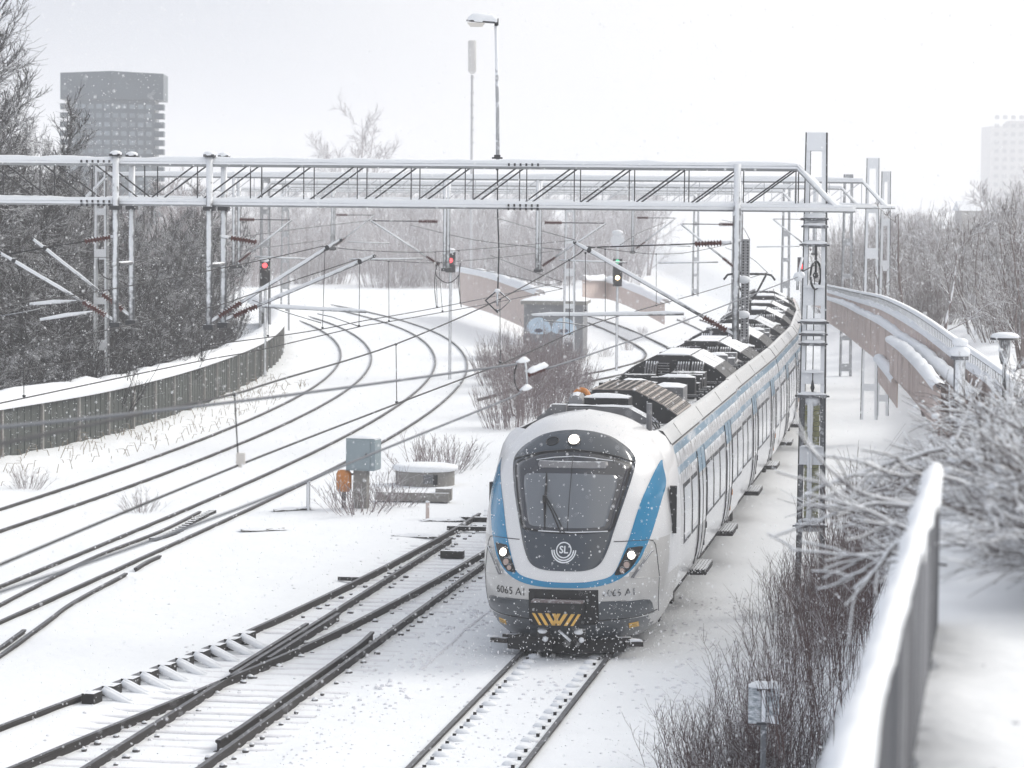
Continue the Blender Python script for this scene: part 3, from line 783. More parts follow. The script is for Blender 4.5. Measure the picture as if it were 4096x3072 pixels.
# ------------------------------------------------------------------ catenary gantries
def insulator(p0, p1, r=.075, n=9):
    p0, p1 = Vector(p0), Vector(p1); pts, rs = [], []
    for i in range(n * 3 + 1):
        pts.append(p0.lerp(p1, i / (n * 3))); rs.append((r * .42, r, r * .55)[i % 3])
    m = MB(); m.poly(pts, rs, 10); return m
def snowtube(p0, p1, w, h, n=None, seed=0):
    p0, p1 = Vector(p0), Vector(p1); L = (p1 - p0).length; n = n or max(2, int(L / .35)); mb = MB(); rows = []
    t = (p1 - p0).normalized(); s_ = t.cross(Vector((0, 0, 1)))
    s_ = s_.normalized() if s_.length > .01 else Vector((1, 0, 0))
    for i in range(n + 1):
        v = .7 + .6 * hash2(i, seed); e = .35 if i in (0, n) else 1; p = p0.lerp(p1, i / n)
        rows.append([p + s_ * (w * a * (.9 + .2 * hash2(i, seed + 1))) + Vector((0, 0, b * h * v * e)) for a, b in ((-.5, -.25), (-.52, .35), (-.3, .85), (0, 1.0), (.3, .85), (.52, .35), (.5, -.25))])
    mb.grid(rows); return mb
def mast_parts(th, c, hd, z0, z1, w=.38, d=.28, step=1.18, mt='steel_snowy', detail=True, dark=None):
    """two channel legs tied by batten plates; c = (x, y)"""
    fx = Vector((math.cos(hd), -math.sin(hd), 0)); fy = Vector((math.sin(hd), math.cos(hd), 0)); c = Vector((c[0], c[1], 0))
    R3 = Matrix((fx, fy, Vector((0, 0, 1)))).transposed()
    tp = lambda z: w * (1.0 + .40 * (z1 - z) / (z1 - z0)) / 2
    edge = 'steel_dark' if detail else 'steel'
    for s in (-1, 1):
        cuts = [z0, dark, z1] if dark else [z0, z1]
        for za, zb_ in zip(cuts, cuts[1:]):
            ends = []
            for zz in (za, zb_): q = c + fx * s * tp(zz); q.z = zz; ends.append(q)
            col = lambda off, wd, y0, dp: [[a + fx * (off * -s) + fy * y0 + R3 @ Vector((x, y, 0)) for x, y in ((-wd, -dp), (wd, -dp), (wd, dp), (-wd, dp))] for a in ends]
            m = MB(); m.grid(col(0, .011, 0, d / 2 + .004), 0, True); b0 = len(m.v); m.f.append((b0 - 4, b0 - 3, b0 - 2, b0 - 1)); m.m.append(0); m.build('leg_web', M[edge], th)
            m = MB(); m.grid(col(.048, .038, -(d / 2 - .008), .008), 0, True); b0 = len(m.v); m.f.append((b0 - 4, b0 - 3, b0 - 2, b0 - 1)); m.m.append(0); m.build('leg', M['steel' if (dark and za == z0) else mt], th)
            m = MB(); m.grid(col(.048, .038, d / 2 - .008, .008), 0, True); m.build('leg', M['steel' if detail else mt], th)
    z = z1 - .17; k = 0
    while z > z0 + .4:
        hh = .34 if k % 2 == 0 else .22
        for e in ((-1, 1) if detail else (-1,)):
            m = MB(); q = c + fy * (e * (d / 2 + .010)); q.z = z; m.box(q, (2 * tp(z) - .03, .012, hh), M=R3); m.build('batten_plate', M[mt if e < 0 else ('steel' if detail else mt)], th)
        if detail and k:
            q = c - fy * (d / 2 + .03); q.z = z + hh / 2
            snowtube(q - fx * .2, q + fx * .2, .10, .05, 3, k).build('snow_cap', M['snow'], th, True)
        z -= step * (1.1 + .25 * hash2(k, 3)); k += 1
    return fx, fy, R3
def gantry(label, right, hd, ulen, zb, zt, left_mast=True, bay=1.03, u0=.35, flip=99, dep=.95, tr=.060, detail=True, mast_top=1.42, rtail=.72, group=None, mt='steel_snowy', zg=0.0):
    th = thing('catenary_gantry', label, 'gantry', group=group)
    fx = Vector((math.cos(hd), -math.sin(hd), 0)); fy = Vector((math.sin(hd), math.cos(hd), 0)); o = Vector((right[0], right[1], 0))
    pt = lambda u, v, z: o - fx * u + fy * v + Vector((0, 0, z))
    for v in ((0, dep) if detail else (0,)):
        m = MB(); m.poly([pt(-rtail, v, zb), pt(ulen, v, zb)], tr, 10); m.build('chord', M['chord'], th, True)
        m = MB(); m.poly([pt(-.42, v, zb + .02), pt(.33, v, zt), pt(ulen - .33 if left_mast else ulen, v, zt)] + ([pt(ulen + .42, v, zb + .02)] if left_mast else []), tr, 10); m.build('chord', M['chord'], th, False)
        if detail:
            snowtube(pt(-rtail, v, zb + tr * .75), pt(ulen, v, zb + tr * .75), .125, .06, None, 3).build('snow_cap', M['snow'], th, True)
            snowtube(pt(.33, v, zt + tr * .75), pt(ulen - .4, v, zt + tr * .75), .13, .07, None, 5).build('snow_cap', M['snow'], th, True)
            snowtube(pt(-.35, v, zb + .02 + tr), pt(.33, v, zt + tr * .8), .15, .08, None, 7).build('snow_cap', M['snow'], th, True)
        else:
            snowtube(pt(0, v, zb + tr * .75), pt(ulen, v, zb + tr * .75), .13, .08, 20, 3).build('snow_cap', M['snow'], th, True)
            snowtube(pt(.33, v, zt + tr * .75), pt(ulen - .4, v, zt + tr * .75), .13, .09, 20, 5).build('snow_cap', M['snow'], th, True)
        nb = int((ulen - .6) / bay)
        for k in range(nb + 1):
            u = u0 + bay * k
            m = MB(); m.bar(pt(u, v, zb), pt(u, v, zt), .02, .02); m.build('vertical_bar', M['lattice' if detail else 'far_steel'], th)
            if k < nb:
                a, b = (u, u + bay) if k < flip else (u + bay, u)
                m = MB(); m.poly([pt(a, v, zt), pt(b, v, zb)], .0155 if detail else .015, 5); m.build('diagonal_bar', M['lattice' if detail else 'far_steel'], th)
        # splice bolts
        for k in ((5, 13) if detail and v == 0 else ()):
            for zz in (zb - tr * .8, zb + .1 * 0 + tr * .3, zt + tr * .3):
                m = MB()
                for j in range(6): m.box(pt(u0 + bay * k + .2 - .11 * j, v - tr * .75, zz), (.035, .06, .05))
                m.build('splice_bolts', M['steel_dark'], th)
    if detail:
        for u in (0, 3, 6, 9, 12, 15, 18):
            if u < ulen:
                m = MB(); m.poly([pt(u0 + bay * u, 0, zt), pt(u0 + bay * u, dep, zt)], .03, 5); m.poly([pt(u0 + bay * u, 0, zb), pt(u0 + bay * u, dep, zb)], .03, 5); m.build('cross_tie', M['lattice'], th)
    mast_parts(th, pt(0, dep * .5, 0), hd, zg - .25, zb + mast_top, detail=detail, mt=mt, d=.28 if not detail else .3, dark=4.1 if detail else None)
    if left_mast: mast_parts(th, pt(ulen, dep * .5, 0), hd, -.25, zb + mast_top * .8, detail=detail, mt=mt)
    return th, pt, fx, fy
G1, pt1, fx1, fy1 = gantry('nearest gantry, its snowy lattice beam spanning the whole picture', (5.55, 56.6), HD, 20.5, 7.52, 8.28, True, flip=12)
def rod(th, pts, r, name, mt, k=6, smooth=True): 
    m = MB(); m.poly(pts, r, k); return m.build(name, M[mt], th, smooth)
def bracket(th, base, tips, top0, top1, arm, steady, ends=True):
    """cantilever: slanting tubes from the drop-tube foot, registration arm, steady arm, insulators"""
    for tip in tips:
        b, t = Vector(base), Vector(tip); d = (t - b).normalized()
        insulator(b + d * .22, b + d * .72).build('insulator', M['porcelain'], th, True)
        rod(th, [b - d * .0, b + d * .24], .035, 'insulator_cap', 'steel_snowy')
        rod(th, [b + d * .70, t], .033, 'cantilever_tube', 'steel_snowy')
        snowtube(b + d * .8 + Vector((0, 0, .025)), t + Vector((0, 0, .025)), .06, .03, None, 4).build('snow_cap', M['snow'], th, True)
        m = MB(); m.ball(t - d * .3 + Vector((0, 0, .01)), .055, 8); m.ball(t, .04, 8); m.build('clamp', M['steel_dark'], th, True)
    if top0:
        a, b = Vector(top0), Vector(top1); d = (b - a).normalized()
        insulator(a + d * .18, a + d * .68, .07).build('insulator', M['porcelain'], th, True)
        rod(th, [a, a + d * .2], .035, 'insulator_cap', 'steel_snowy'); rod(th, [a + d * .66, b], .012, 'stay_rod', 'wire')
    for a, b in arm:
        rod(th, [a, b], .026, 'registration_arm', 'steel_snowy')
        snowtube(Vector(a) + Vector((0, 0, .02)), Vector(b) + Vector((0, 0, .02)), .05, .035, None, 6).build('snow_cap', M['snow'], th, True)
    for pts in steady: rod(th, pts, .011, 'steady_arm', 'steel', 5)
def drop(th, u, zbot, dia=.062, top=8.42):
    for v in (-.10, 1.05):
        rod(th, [pt1(u, v, zbot), pt1(u, v, top)], dia, 'drop_tube', 'steel_snowy', 10)
        for zz_, hh_ in ((zbot - .03, .1), (7.42, .08), (top, .05)): m = MB(); m.box(pt1(u, v, zz_), (.2, .2, hh_), -HD); m.build('clamp', M['steel_dark'], th)
        m = MB(); m.ball(pt1(u, v, top + .03), .12, 10, sz=.5); m.build('snow_cap', M['snow'], th, True)
    for z in (6.35,): rod(th, [pt1(u, -.2, z), pt1(u, 1.15, z)], .045, 'clamp', 'steel_snowy')
YB = lambda u: pt1(u, 0, 0).y
uL, uM, uR = 13.25, 11.42, 1.42
drop(G1, uL, 5.22); drop(G1, uM, 5.2)
# right-hand drop post: snowy front channel + perforated rear plate
rod(G1, [pt1(uR, -.10, 5.10), pt1(uR, -.10, 8.34)], .066, 'drop_tube', 'steel_snowy', 8)
m = MB(); m.box(pt1(uR - .14, .35, (5.08 + 6.95) / 2), (.15, .10, 1.87), -HD); m.build('perforated_post', M['perforated'], G1)
hol = MB()
for i in range(34):
    for s in (-.04, .04): hol.box(pt1(uR - .14 + s, .297, 5.15 + i * .053), (.028, .006, .026), -HD)
tag(hol.build('perforations', M['gasket'], G1), kind='stuff')
m = MB(); m.ball(pt1(uR - .12, .2, 6.2), .13, 10, sz=.6); m.ball(pt1(uR - .12, .2, 5.55), .13, 10, sz=.6); m.ball(pt1(uR - .02, 0, 7.44), .08, 8, sz=.8); m.build('snow_clod', M['snow'], G1, True)
yR = YB(uR)
bracket(G1, pt1(uR - .02, -.1, 5.16), [P(2300, 970, yR - .2)], P(2925, 970, yR - .1), P(2350, 990, yR - .2), [(P(2128, 1262, yR - .25), P(2735, 1256, yR - .1))],
        [[P(2170, 1262, yR - .25), P(2176, 1283, yR - .25), P(2260, 1290, yR - .25), P(2345, 1303, yR - .25)]])
yM = YB(uM)
bracket(G1, pt1(uM, -.1, 5.26), [P(1362, 960, yM + .1)], P(885, 945, yM - .1), P(1010, 965, yM), [(P(1050, 1226, yM), P(1465, 1247, yM - .4))],
        [[P(1270, 1255, yM), P(1330, 1268, yM - .1), P(1434, 1305, yM - .3)]])
bracket(G1, pt1(uM, 1.05, 5.26), [P(1496, 1024, yM + .9)], None, None, [], [[P(1010, 1200, yM + .9), P(1140, 1248, yM + .8), P(1285, 1292, yM + .6)]])
yL = YB(uL)
bracket(G1, pt1(uL, -.1, 5.26), [P(0, 1012, yL - .2)], P(480, 942, yL - .1), P(0, 1022, yL - .2), [(P(160, 1280, yL - .3), P(370, 1249, yL - .2))], [[P(0, 1265, yL - .3), P(90, 1250, yL - .3), P(160, 1236, yL - .3)]])
bracket(G1, pt1(uL, 1.05, 5.3), [P(130, 955, yL + .8)], None, None, [(P(118, 1218, yL + .7), P(305, 1206, yL + .8))], [])
rod(G1, catmull([P(392, 1030, yL), P(400, 1090, yL), P(440, 1118, yL), P(470, 1095, yL), P(478, 1050, yL)], 4), .01, 'jumper_cable', 'wire')
# thin hanger rod with the diamond-shaped frame
yH = YB(6.3)
rod(G1, [P(1990, 640, yH), P(1990, 835, yH), P(1996, 1000, yH - .2), P(1991, 1165, yH - .4)], .014, 'hanger_rod', 'steel_dark')
dm = [P(1990, 1160, yH - .4), P(1942, 1202, yH - .4), P(1990, 1250, yH - .4), P(2042, 1203, yH - .4), P(1990, 1160, yH - .4)]
rod(G1, dm, .018, 'hanger_frame', 'steel_dark')
m = MB(); m.ball(P(1990, 1163, yH - .42), .06, 8, sz=.7); m.build('snow_clod', M['snow'], G1, True)
rod(G1, [P(1990, 1165, yH - .4), P(1990, 1225, yH - .4)], .02, 'hanger_rod', 'steel_snowy'); rod(G1, [P(1990, 1240, yH - .42), P(1990, 1252, yH - .4)], [.06, .01], 'hanger_foot', 'steel_dark')
# clamps on the right mast of the nearest gantry
fy_ = fy1; mc = pt1(0, .475, 0)
for zz, w_ in ((7.34, .40), (7.2, .40), (6.86, .46), (5.42, .48), (5.2, .44), (5.02, .44), (4.05, .54), (1.62, .56)):
    q = mc - fy_ * .2 + Vector((0, 0, zz)); snowtube(q - fx1 * w_ / 2 + Vector((0, 0, .03)), q + fx1 * w_ / 2 + Vector((0, 0, .03)), .12, .045, 4, int(zz * 10)).build('snow_cap', M['snow'], G1, True)
    m = MB(); m.bar(q - fx1 * w_ / 2, q + fx1 * w_ / 2, .1, .07); m.build('clamp', M['steel'], G1)
    m = MB()
    for s in (-1, 1): m.poly([q + fx1 * s * w_ / 2 - fy_ * .02, q + fx1 * s * (w_ / 2 + .05) - fy_ * .02], .02, 6)
    m.build('bolt', M['steel_dark'], G1)
# tensioning gear: pulley, rope, stack of counterweights
tn = thing('counterweight_stack', 'snowy olive counterweights hanging inside the nearest right-hand mast', 'counterweight')
wb = MB(); wb.box((0, 0, 0), (.27, .2, .092)); wme = wb.data('weight_block', M['weight'])
for i in range(24):
    o = link('weight_block', wme, tn); o.location = mc - fy_ * .05 + Vector((.01 * (hash2(i, 1) - .5), 0, 1.55 + .099 * i)); o.rotation_euler = (0, 0, -HD + .06 * (hash2(i, 2) - .5))
q = mc - fy_ * .16 + Vector((-.02, 0, 0))
gd = MB(); gd.bar(q + Vector((0, 0, 1.5)), q + Vector((0, 0, 4.02)), .035, .12, up=(0, 1, 0)); gd.build('guide_bar', M['steel_snowy'], tn)
m = MB(); rows = [[q - fy_ * (.02 + b) + fx1 * (a * (.8 + .4 * hash2(i, 3))) + Vector((0, 0, 1.6 + .1 * i)) for a, b in ((-.06, 0), (-.04, .02), (-.01, .03), (.02, .02), (.035, 0))] for i in range(25)]; m.grid(rows); m.build('snow_plaster', M['snow'], tn, True)
m = MB(); m.ball(mc - fy_ * .06 + Vector((0, 0, 3.98)), .17, 10, sz=.9); m.build('snow_cap', M['snow'], tn, True)
rod(tn, [mc - fy_ * .17 + Vector((.0, 0, 3.9)), mc - fy_ * .17 + Vector((.0, 0, 4.3)), mc - fy_ * .19 + Vector((.01, 0, 6.3))], .009, 'rope', 'wire')
rod(tn, [mc - fy_ * .17 + Vector((0, 0, 4.1)), mc - fy_ * .17 + Vector((.0, 0, 4.2)), mc - fy_ * .17 + Vector((0, 0, 4.35))], [.01, .04, .01], 'turnbuckle', 'steel_dark')
pw_ = mc - fy_ * .25 + Vector((.03, 0, 6.3))
m = MB(); ax = Vector((.9, -.45, 0)).normalized(); m.poly([pw_ + Matrix.Rotation(2 * math.pi * i / 20, 3, ax) @ Vector((0, 0, .26)) for i in range(21)], .022, 5); m.bar(pw_ + Vector((0, 0, .55)), pw_ - Vector((0, 0, .05)), .04, .03, up=(0, 1, 0)); m.ball(pw_, .06, 8); m.build('pulley', M['steel_dark'], tn, True)
rod(tn, [pw_ + Vector((0, 0, .2)), P(3195, 1095, 56.2)], .011, 'rope', 'wire'); m = MB(); m.ball(P(3192, 1108, 56.2), .09, 8); m.ball(P(3205, 1100, 56.2), .07, 8); m.build('snow_clod', M['snow'], tn, True)
rod(tn, [P(3210, 1030, 56.3), P(3192, 1105, 56.2), P(3190, 1160, 56.2)], .025, 'lever', 'steel_snowy')

# farther gantries
def far_gantry(label, rpx, Y, lx, zb=7.56, zt=8.36, hd=.12, detail=False, **kw):
    r = P(rpx, 820, Y); ul = (r.x - lx) / math.cos(hd)
    return gantry(label, (r.x, Y), hd, ul, zb, zt, True, detail=detail, dep=.9, **kw)
G2, pt2, fx2, fy2 = far_gantry('second gantry back, just blurred, between the leftmost thin mast and the right-hand double mast', 3490, 97.5, -13.55, hd=.10, detail=False, tr=.075, mast_top=1.55, zg=1.0)
mast_parts(G2, pt2(-.45, 1.6, 0), .1, .8, 8.7, detail=False, w=.28)
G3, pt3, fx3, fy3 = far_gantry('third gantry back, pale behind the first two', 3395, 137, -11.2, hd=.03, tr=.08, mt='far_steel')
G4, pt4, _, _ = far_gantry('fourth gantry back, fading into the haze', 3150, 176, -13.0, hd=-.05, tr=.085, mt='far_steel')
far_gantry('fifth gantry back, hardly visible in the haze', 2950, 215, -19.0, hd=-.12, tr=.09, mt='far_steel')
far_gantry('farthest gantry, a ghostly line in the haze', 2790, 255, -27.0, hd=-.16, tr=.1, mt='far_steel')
def far_drop(th, pt, u, zbot, s, cant, span=1.9):
    for v in (0, .9): rod(th, [pt(u, v, zbot), pt(u, v, 8.5)], .06, 'drop_tube', 'steel_snowy', 6)
    b = pt(u, 0, zbot + .05); t = pt(u - s * span, 0, zbot + 1.55); d = (t - b).normalized()
    insulator(b + d * .2, b + d * .7).build('insulator', M['porcelain'], th); rod(th, [b + d * .7, t], .032, 'cantilever_tube', 'steel_snowy')
    a = pt(u, 0, zbot + 1.55); insulator(a.lerp(t, .1), a.lerp(t, .36)).build('insulator', M['porcelain'], th); rod(th, [a.lerp(t, .36), t], .015, 'stay_rod', 'wire')
    rod(th, [pt(u - s * .7, 0, zbot + .35), pt(u - s * (span + .7), 0, zbot + .3)], .028, 'registration_arm', 'steel_snowy')
    m = MB(); m.box(pt(u, 0, zbot), (.22, .2, .1)); m.box(pt(u, .9, zbot), (.22, .2, .1)); m.build('clamp', M['steel_dark'], th)
def u_of(pt, px, Y): return (pt(0, 0, 0).x - P(px, 800, Y).x)
far_drop(G2, pt2, u_of(pt2, 1770, 98), 5.4, -1, 1, 2.4)
far_drop(G2, pt2, u_of(pt2, 2145, 98), 5.4, 1, 1, 2.2)
far_drop(G2, pt2, u_of(pt2, 2960, 98), 5.4, -1, 1)
far_drop(G2, pt2, u_of(pt2, 905, 98), 5.4, 1, 1)
far_drop(G3, pt3, u_of(pt3, 2530, 138), 5.4, 1, 1); far_drop(G3, pt3, u_of(pt3, 3255, 138), 5.4, -1, 1); far_drop(G3, pt3, u_of(pt3, 1330, 138), 5.4, 1, 1)
G3m = thing('catenary_mast', 'hazy intermediate mast rising right beside the graffiti hut', 'mast')
mast_parts(G3m, P(2275, 1400, 138)[:2], .05, -.2, 7.5, w=.42, detail=False)

# ------------------------------------------------------------------ wires
def wire(pts, r, name, th, mt='wire', n=6): return rod(th, catmull(pts, n), r, name, mt, 5)
def droppers(th, pairs, r=.006):
    for a, b in pairs:
        rod(th, [a, b], r, 'dropper', 'wire', 4)
        m = MB(); m.ball(a, .022, 6); m.ball(b + Vector((0, 0, .02)), .024, 6); m.build('dropper_clip', M['steel_dark'], th)
y1 = yM
L1 = thing('overhead_line', 'upper left overhead line running from the first cantilever tip to the left edge', 'overhead line')
wire([P(-250, 1255, 36), P(0, 1221, 41), P(432, 1159, 48), P(1024, 1045, 54.5), P(1290, 985, y1)], .0095, 'messenger_wire', L1)
wire([P(1290, 985, y1), P(1460, 1002, 64), P(1720, 1008, 74), P(2048, 985, 86), P(2300, 960, 97)], .0085, 'messenger_wire', L1)
wire([P(-250, 1530, 35.5), P(0, 1492, 40), P(432, 1430, 47.5), P(1024, 1356, 54), P(1280, 1318, y1), P(1434, 1287, 60), P(1700, 1240, 68), P(1950, 1191, 76), P(2250, 1128, 88)], .0095, 'contact_wire', L1)
L2_ = thing('overhead_line', 'lower left overhead line reaching the second, longer cantilever', 'overhead line')
wire([P(-250, 1460, 33), P(0, 1409, 38), P(802, 1239, 49), P(1024, 1171, 53), P(1431, 1037, y1 + .9)], .0095, 'messenger_wire', L2_)
wire([P(1431, 1037, y1 + .9), P(1600, 1046, 68), P(1765, 1050, 75), P(2048, 1025, 90), P(2250, 1000, 98)], .0085, 'messenger_wire', L2_)
wire([P(-250, 1666, 32), P(0, 1613, 37), P(805, 1443, 48), P(1024, 1403, 51.5), P(1434, 1308, y1 + .8), P(1555, 1287, 63), P(1950, 1216, 76), P(2250, 1155, 90)], .0095, 'contact_wire', L2_)
droppers(L1, [(P(437, 1160, 48.1), P(435, 1430, 47.6)), (P(1079, 1037, 55), P(1072, 1347, 54.8)), (P(1300, 1000, y1), P(1290, 1315, y1)), (P(1740, 1008, 75), P(1750, 1232, 69.5)), (P(1835, 1003, 78), P(1842, 1213, 72.5))])
droppers(L2_, [(P(93, 1390, 39.3), P(96, 1590, 38.5)), (P(807, 1238, 49.1), P(806, 1441, 48.1)), (P(1439, 1050, y1 + .9), P(1436, 1306, y1 + .8)), (P(1555, 1046, 67), P(1556, 1287, 63)), (P(1755, 1050, 75), P(1770, 1248, 69.5))])
wire([P(1752, 1045, 75), P(1745, 1100, 75), P(1790, 1132, 75), P(1832, 1105, 75), P(1842, 1052, 75)], .011, 'jumper_cable', L2_)
wire([P(1745, 1060, 75), P(1738, 1140, 74), P(1746, 1230, 70)], .011, 'jumper_cable', L2_); wire([P(1842, 1052, 76), P(1834, 1130, 74), P(1845, 1228, 71)], .011, 'jumper_cable', L2_)
L3 = thing('overhead_line', 'overhead line above the train, sharp wires crossing the whole middle', 'overhead line')
wire([P(-300, 1850, 9.2), P(0, 1776, 11), P(494, 1671, 17), P(938, 1576, 26), P(1104, 1524, 30), P(1584, 1376, 43), P(1997, 1197, 51.5), P(2290, 1032, yR - .3), P(2345, 985, yR - .2)], .0105, 'messenger_wire', L3)
wire([P(2345, 985, yR - .2), P(2480, 1003, 63), P(2625, 1016, 71), P(2776, 1006, 82), P(3000, 958, 97)], .0085, 'messenger_wire', L3)
wire([P(-250, 2380, 16.6), P(0, 2259, 18.3), P(954, 1861, 26.5), P(1587, 1615, 36.5), P(2048, 1438, 46.5), P(2345, 1306, yR - .3), P(2560, 1240, 64), P(2776, 1179, 73.5), P(2924, 1135, 82), P(3070, 1090, 98)], .0105, 'contact_wire', L3)
droppers(L3, [(P(938, 1577, 26), P(954, 1859, 26.5)), (P(1584, 1377, 43), P(1587, 1615, 36.5 + 5)), (P(2000, 1198, 51.5), P(2001, 1454, 49)), (P(2277, 1040, 56), P(2278, 1340, 55.5)), (P(2342, 1012, yR - .2), P(2342, 1245, yR - .2)), (P(2421, 996, 60), P(2421, 1285, 59.5)), (P(2625, 1016, 71), P(2625, 1225, 67)), (P(2772, 1006, 82), P(2774, 1180, 73.5))])
m = MB(); m.box(P(963, 1835, 26.4), (.075, .06, .10)); m.box(P(961, 1858, 26.4), (.03, .03, .05)); m.build('wire_clamp_box', M['lens_white'], L3)
L4 = thing('overhead_line', 'blurred icy line ending in a snow-clotted insulator in the middle', 'overhead line')
wire([P(3192, 1108, 56.2), P(2700, 1298, 43), P(2360, 1418, 34), P(2184, 1475, 30)], .0095, 'tail_wire', L4, 'wire_snowy')
wire([P(2065, 1456, 29.6), P(1579, 1524, 24.5), P(1024, 1597, 20.5), P(432, 1665, 17.5), P(0, 1708, 15.6), P(-300, 1738, 14.5)], .011, 'messenger_wire', L4, 'wire_snowy')
wire([P(2085, 1566, 29.6), P(2018, 1600, 28.8), P(1487, 1816, 23.5), P(1024, 2007, 20.2), P(500, 2200, 17.6), P(0, 2368, 15.6), P(-300, 2470, 14.6)], .010, 'contact_wire', L4, 'wire_snowy')
insulator(P(2112, 1500, 29.8), P(2180, 1474, 30), .028, 6).build('insulator', M['porcelain'], L4, True)
snowtube(P(2110, 1492, 29.8), P(2186, 1462, 30), .055, .04, 8, 2).build('snow_cap', M['snow'], L4, True)
rod(L4, [P(2102, 1452, 29.7), P(2107, 1500, 29.7), P(2110, 1550, 29.7)], .009, 'link_plate', 'steel_snowy')
wire([P(2068, 1458, 29.6), P(2058, 1490, 29.6), P(2060, 1535, 29.6), P(2075, 1564, 29.6)], .007, 'jumper_cable', L4)
snowtube(P(2070, 1450, 29.6), P(2112, 1442, 29.7), .05, .04, 4, 1).build('snow_cap', M['snow'], L4, True); snowtube(P(2085, 1562, 29.6), P(2122, 1550, 29.7), .05, .04, 4, 3).build('snow_cap', M['snow'], L4, True)
L5 = thing('overhead_line', 'distant overhead wires drooping across the haze between the farther gantries', 'overhead line')
for a, b, c in [((2300, 960, 97), (2100, 905, 117), (1980, 870, 137)), ((2250, 1000, 98), (1900, 960, 118), (1640, 900, 137)), ((2480, 980, 98), (2560, 930, 118), (2660, 890, 137)), ((3000, 958, 97), (2960, 900, 118), (2890, 880, 137)),
                ((2250, 1128, 90), (2100, 1075, 112), (1960, 1020, 137)), ((2250, 1155, 90), (2000, 1095, 115), (1700, 1040, 137)), ((3070, 1090, 98), (3000, 1030, 118), (2900, 990, 137)), ((0, 1000, 97), (560, 1030, 100), (1000, 965, 137)), ((880, 960, 97), (1200, 915, 120), (1500, 880, 137)), ((560, 1040, 96), (900, 1010, 115), (1300, 960, 137))]:
    wire([P(*a), P(*b), P(*c)], .012, 'contact_wire', L5)

# ------------------------------------------------------------------ lamps and signals
lp = thing('lamp_post', 'lamp post with a snow-topped head standing on the nearest gantry beam', 'lamp')
yl = YB(6.25) + .45
rod(lp, [P(1991, 640, yl), P(1990, 440, yl), P(1984, 92, yl)], [.036, .034, .03], 'pole', 'far_steel', 10)
m = MB(); m.box(P(1989, 632, yl), (.2, .2, .03)); m.box(P(1989, 626, yl), (.12, .12, .06)); m.box(P(1989, 660, yl), (.05, .1, .2)); m.build('base_flange', M['steel_dark'], lp)
hA, hB = P(1866, 82, yl), P(1994, 92, yl)
hd_ = MB(); hd_.bar(hA, hB, .2, .025); hd_.bar(hB + Vector((-.01, 0, -.04)), hB + Vector((-.01, 0, .08)), .02, .18, up=(0, 1, 0)); hd_.box(P(1984, 98, yl), (.06, .08, .06)); hd_.build('lamp_head', M['steel_dark'], lp)
df = MB(); c0 = P(1905, 88, yl)
df.grid([[c0 + Vector((a * .17 * (1 - .35 * b), e * .09 * (1 - .3 * b), -.015 - .075 * b)) for a, e in ((-1, -1), (1, -1), (1, 1), (-1, 1))] for b in (0, .5, 1)], 0, True); df.add([c0 + Vector((a * .11, e * .063, -.09)) for a, e in ((-1, -1), (1, -1), (1, 1), (-1, 1))], [(3, 2, 1, 0)]); df.build('diffuser', M['lens_white'], lp)
snowtube(hA + Vector((.02, 0, .02)), hB + Vector((-.03, 0, .02)), .2, .12, 6, 2).build('snow_cap', M['snow'], lp, True)
an = thing('antenna_mast', 'thin antenna mast with a pale cylindrical head behind the lamp post', 'mast')
Y_ = 250.
rod(an, [Vector((P(1886, 800, Y_).x, Y_, 0)), P(1889, 300, Y_)], .11, 'pole', 'antenna', 8)
rod(an, [P(1889, 296, Y_), P(1889, 285, Y_), P(1889, 168, Y_), P(1889, 162, Y_)], [.14, .34, .34, .3], 'antenna_head', 'pale', 12)
m = MB()
for z in (310, 370, 420, 470, 520, 570): m.box(P(1889, z, Y_), (.32, .3, .1))
m.build('collar', M['antenna'], an)
def signal(label, px, py0, py1, Y, lights, w=.42, snow=True, post_x=None):
    t = thing('railway_signal', label, 'signal'); a, b = P(px, py0, Y), P(px, py1, Y)
    m = MB(); m.box((a + b) / 2, (w, .16, a.z - b.z)); m.build('signal_head', M['signal_black'], t)
    m = MB(); m.poly([Vector((b.x, Y + .15, -.3)), Vector((b.x, Y + .15, a.z))], .06, 8); m.build('post', M['steel_snowy'], t)
    for py, mt in lights:
        q = P(px, py, Y) + Vector((0, -.085, 0)); m = MB(); m.disc(q, (0, -1, 0), .10, 14, .03); m.build('lens', M[mt], t)
        m = MB(); m.grid([[q + Vector((math.cos(a_) * .13, dy, math.sin(a_) * .13)) for a_ in [math.pi * i / 8 for i in range(9)]] for dy in (0, -.16)]); m.build('hood', M['signal_black'], t)
    if snow: 
        m = MB(); m.ball(a + Vector((0, 0, .02)), w * .55, 10, sz=.55); m.build('snow_cap', M['snow'], t, True)
    return t
signal('left signal showing red beside the thin third mast', 1060, 1040, 1145, 128, [(1062, 'red_lit'), (1092, 'signal_black'), (1122, 'signal_black')])
signal('signal showing red below the middle drop tubes of the second gantry', 1802, 1005, 1090, 132, [(1042, 'red_lit'), (1070, 'signal_black')])
sg3 = signal('signal showing a green over a pale light, under a snowy disc', 2470, 1035, 1145, 140, [(1046, 'green_lit'), (1111, 'amber_lit'), (1080, 'signal_black'), (1135, 'signal_black')], snow=False)
m = MB(); m.disc(P(2470, 962, 140), (0, -1, 0), .32, 20, .08); m.build('disc', M['snow'], sg3); m = MB(); m.bar(P(2470, 1035, 140), P(2470, 930, 140), .1, .1, up=(0, 1, 0)); m.ball(P(2470, 930, 140), .26, 10, sz=.5); m.build('snow_cap', M['snow'], sg3, True)
rs = thing('railway_signal', 'dim red light far behind the pantograph beside the mast', 'signal')
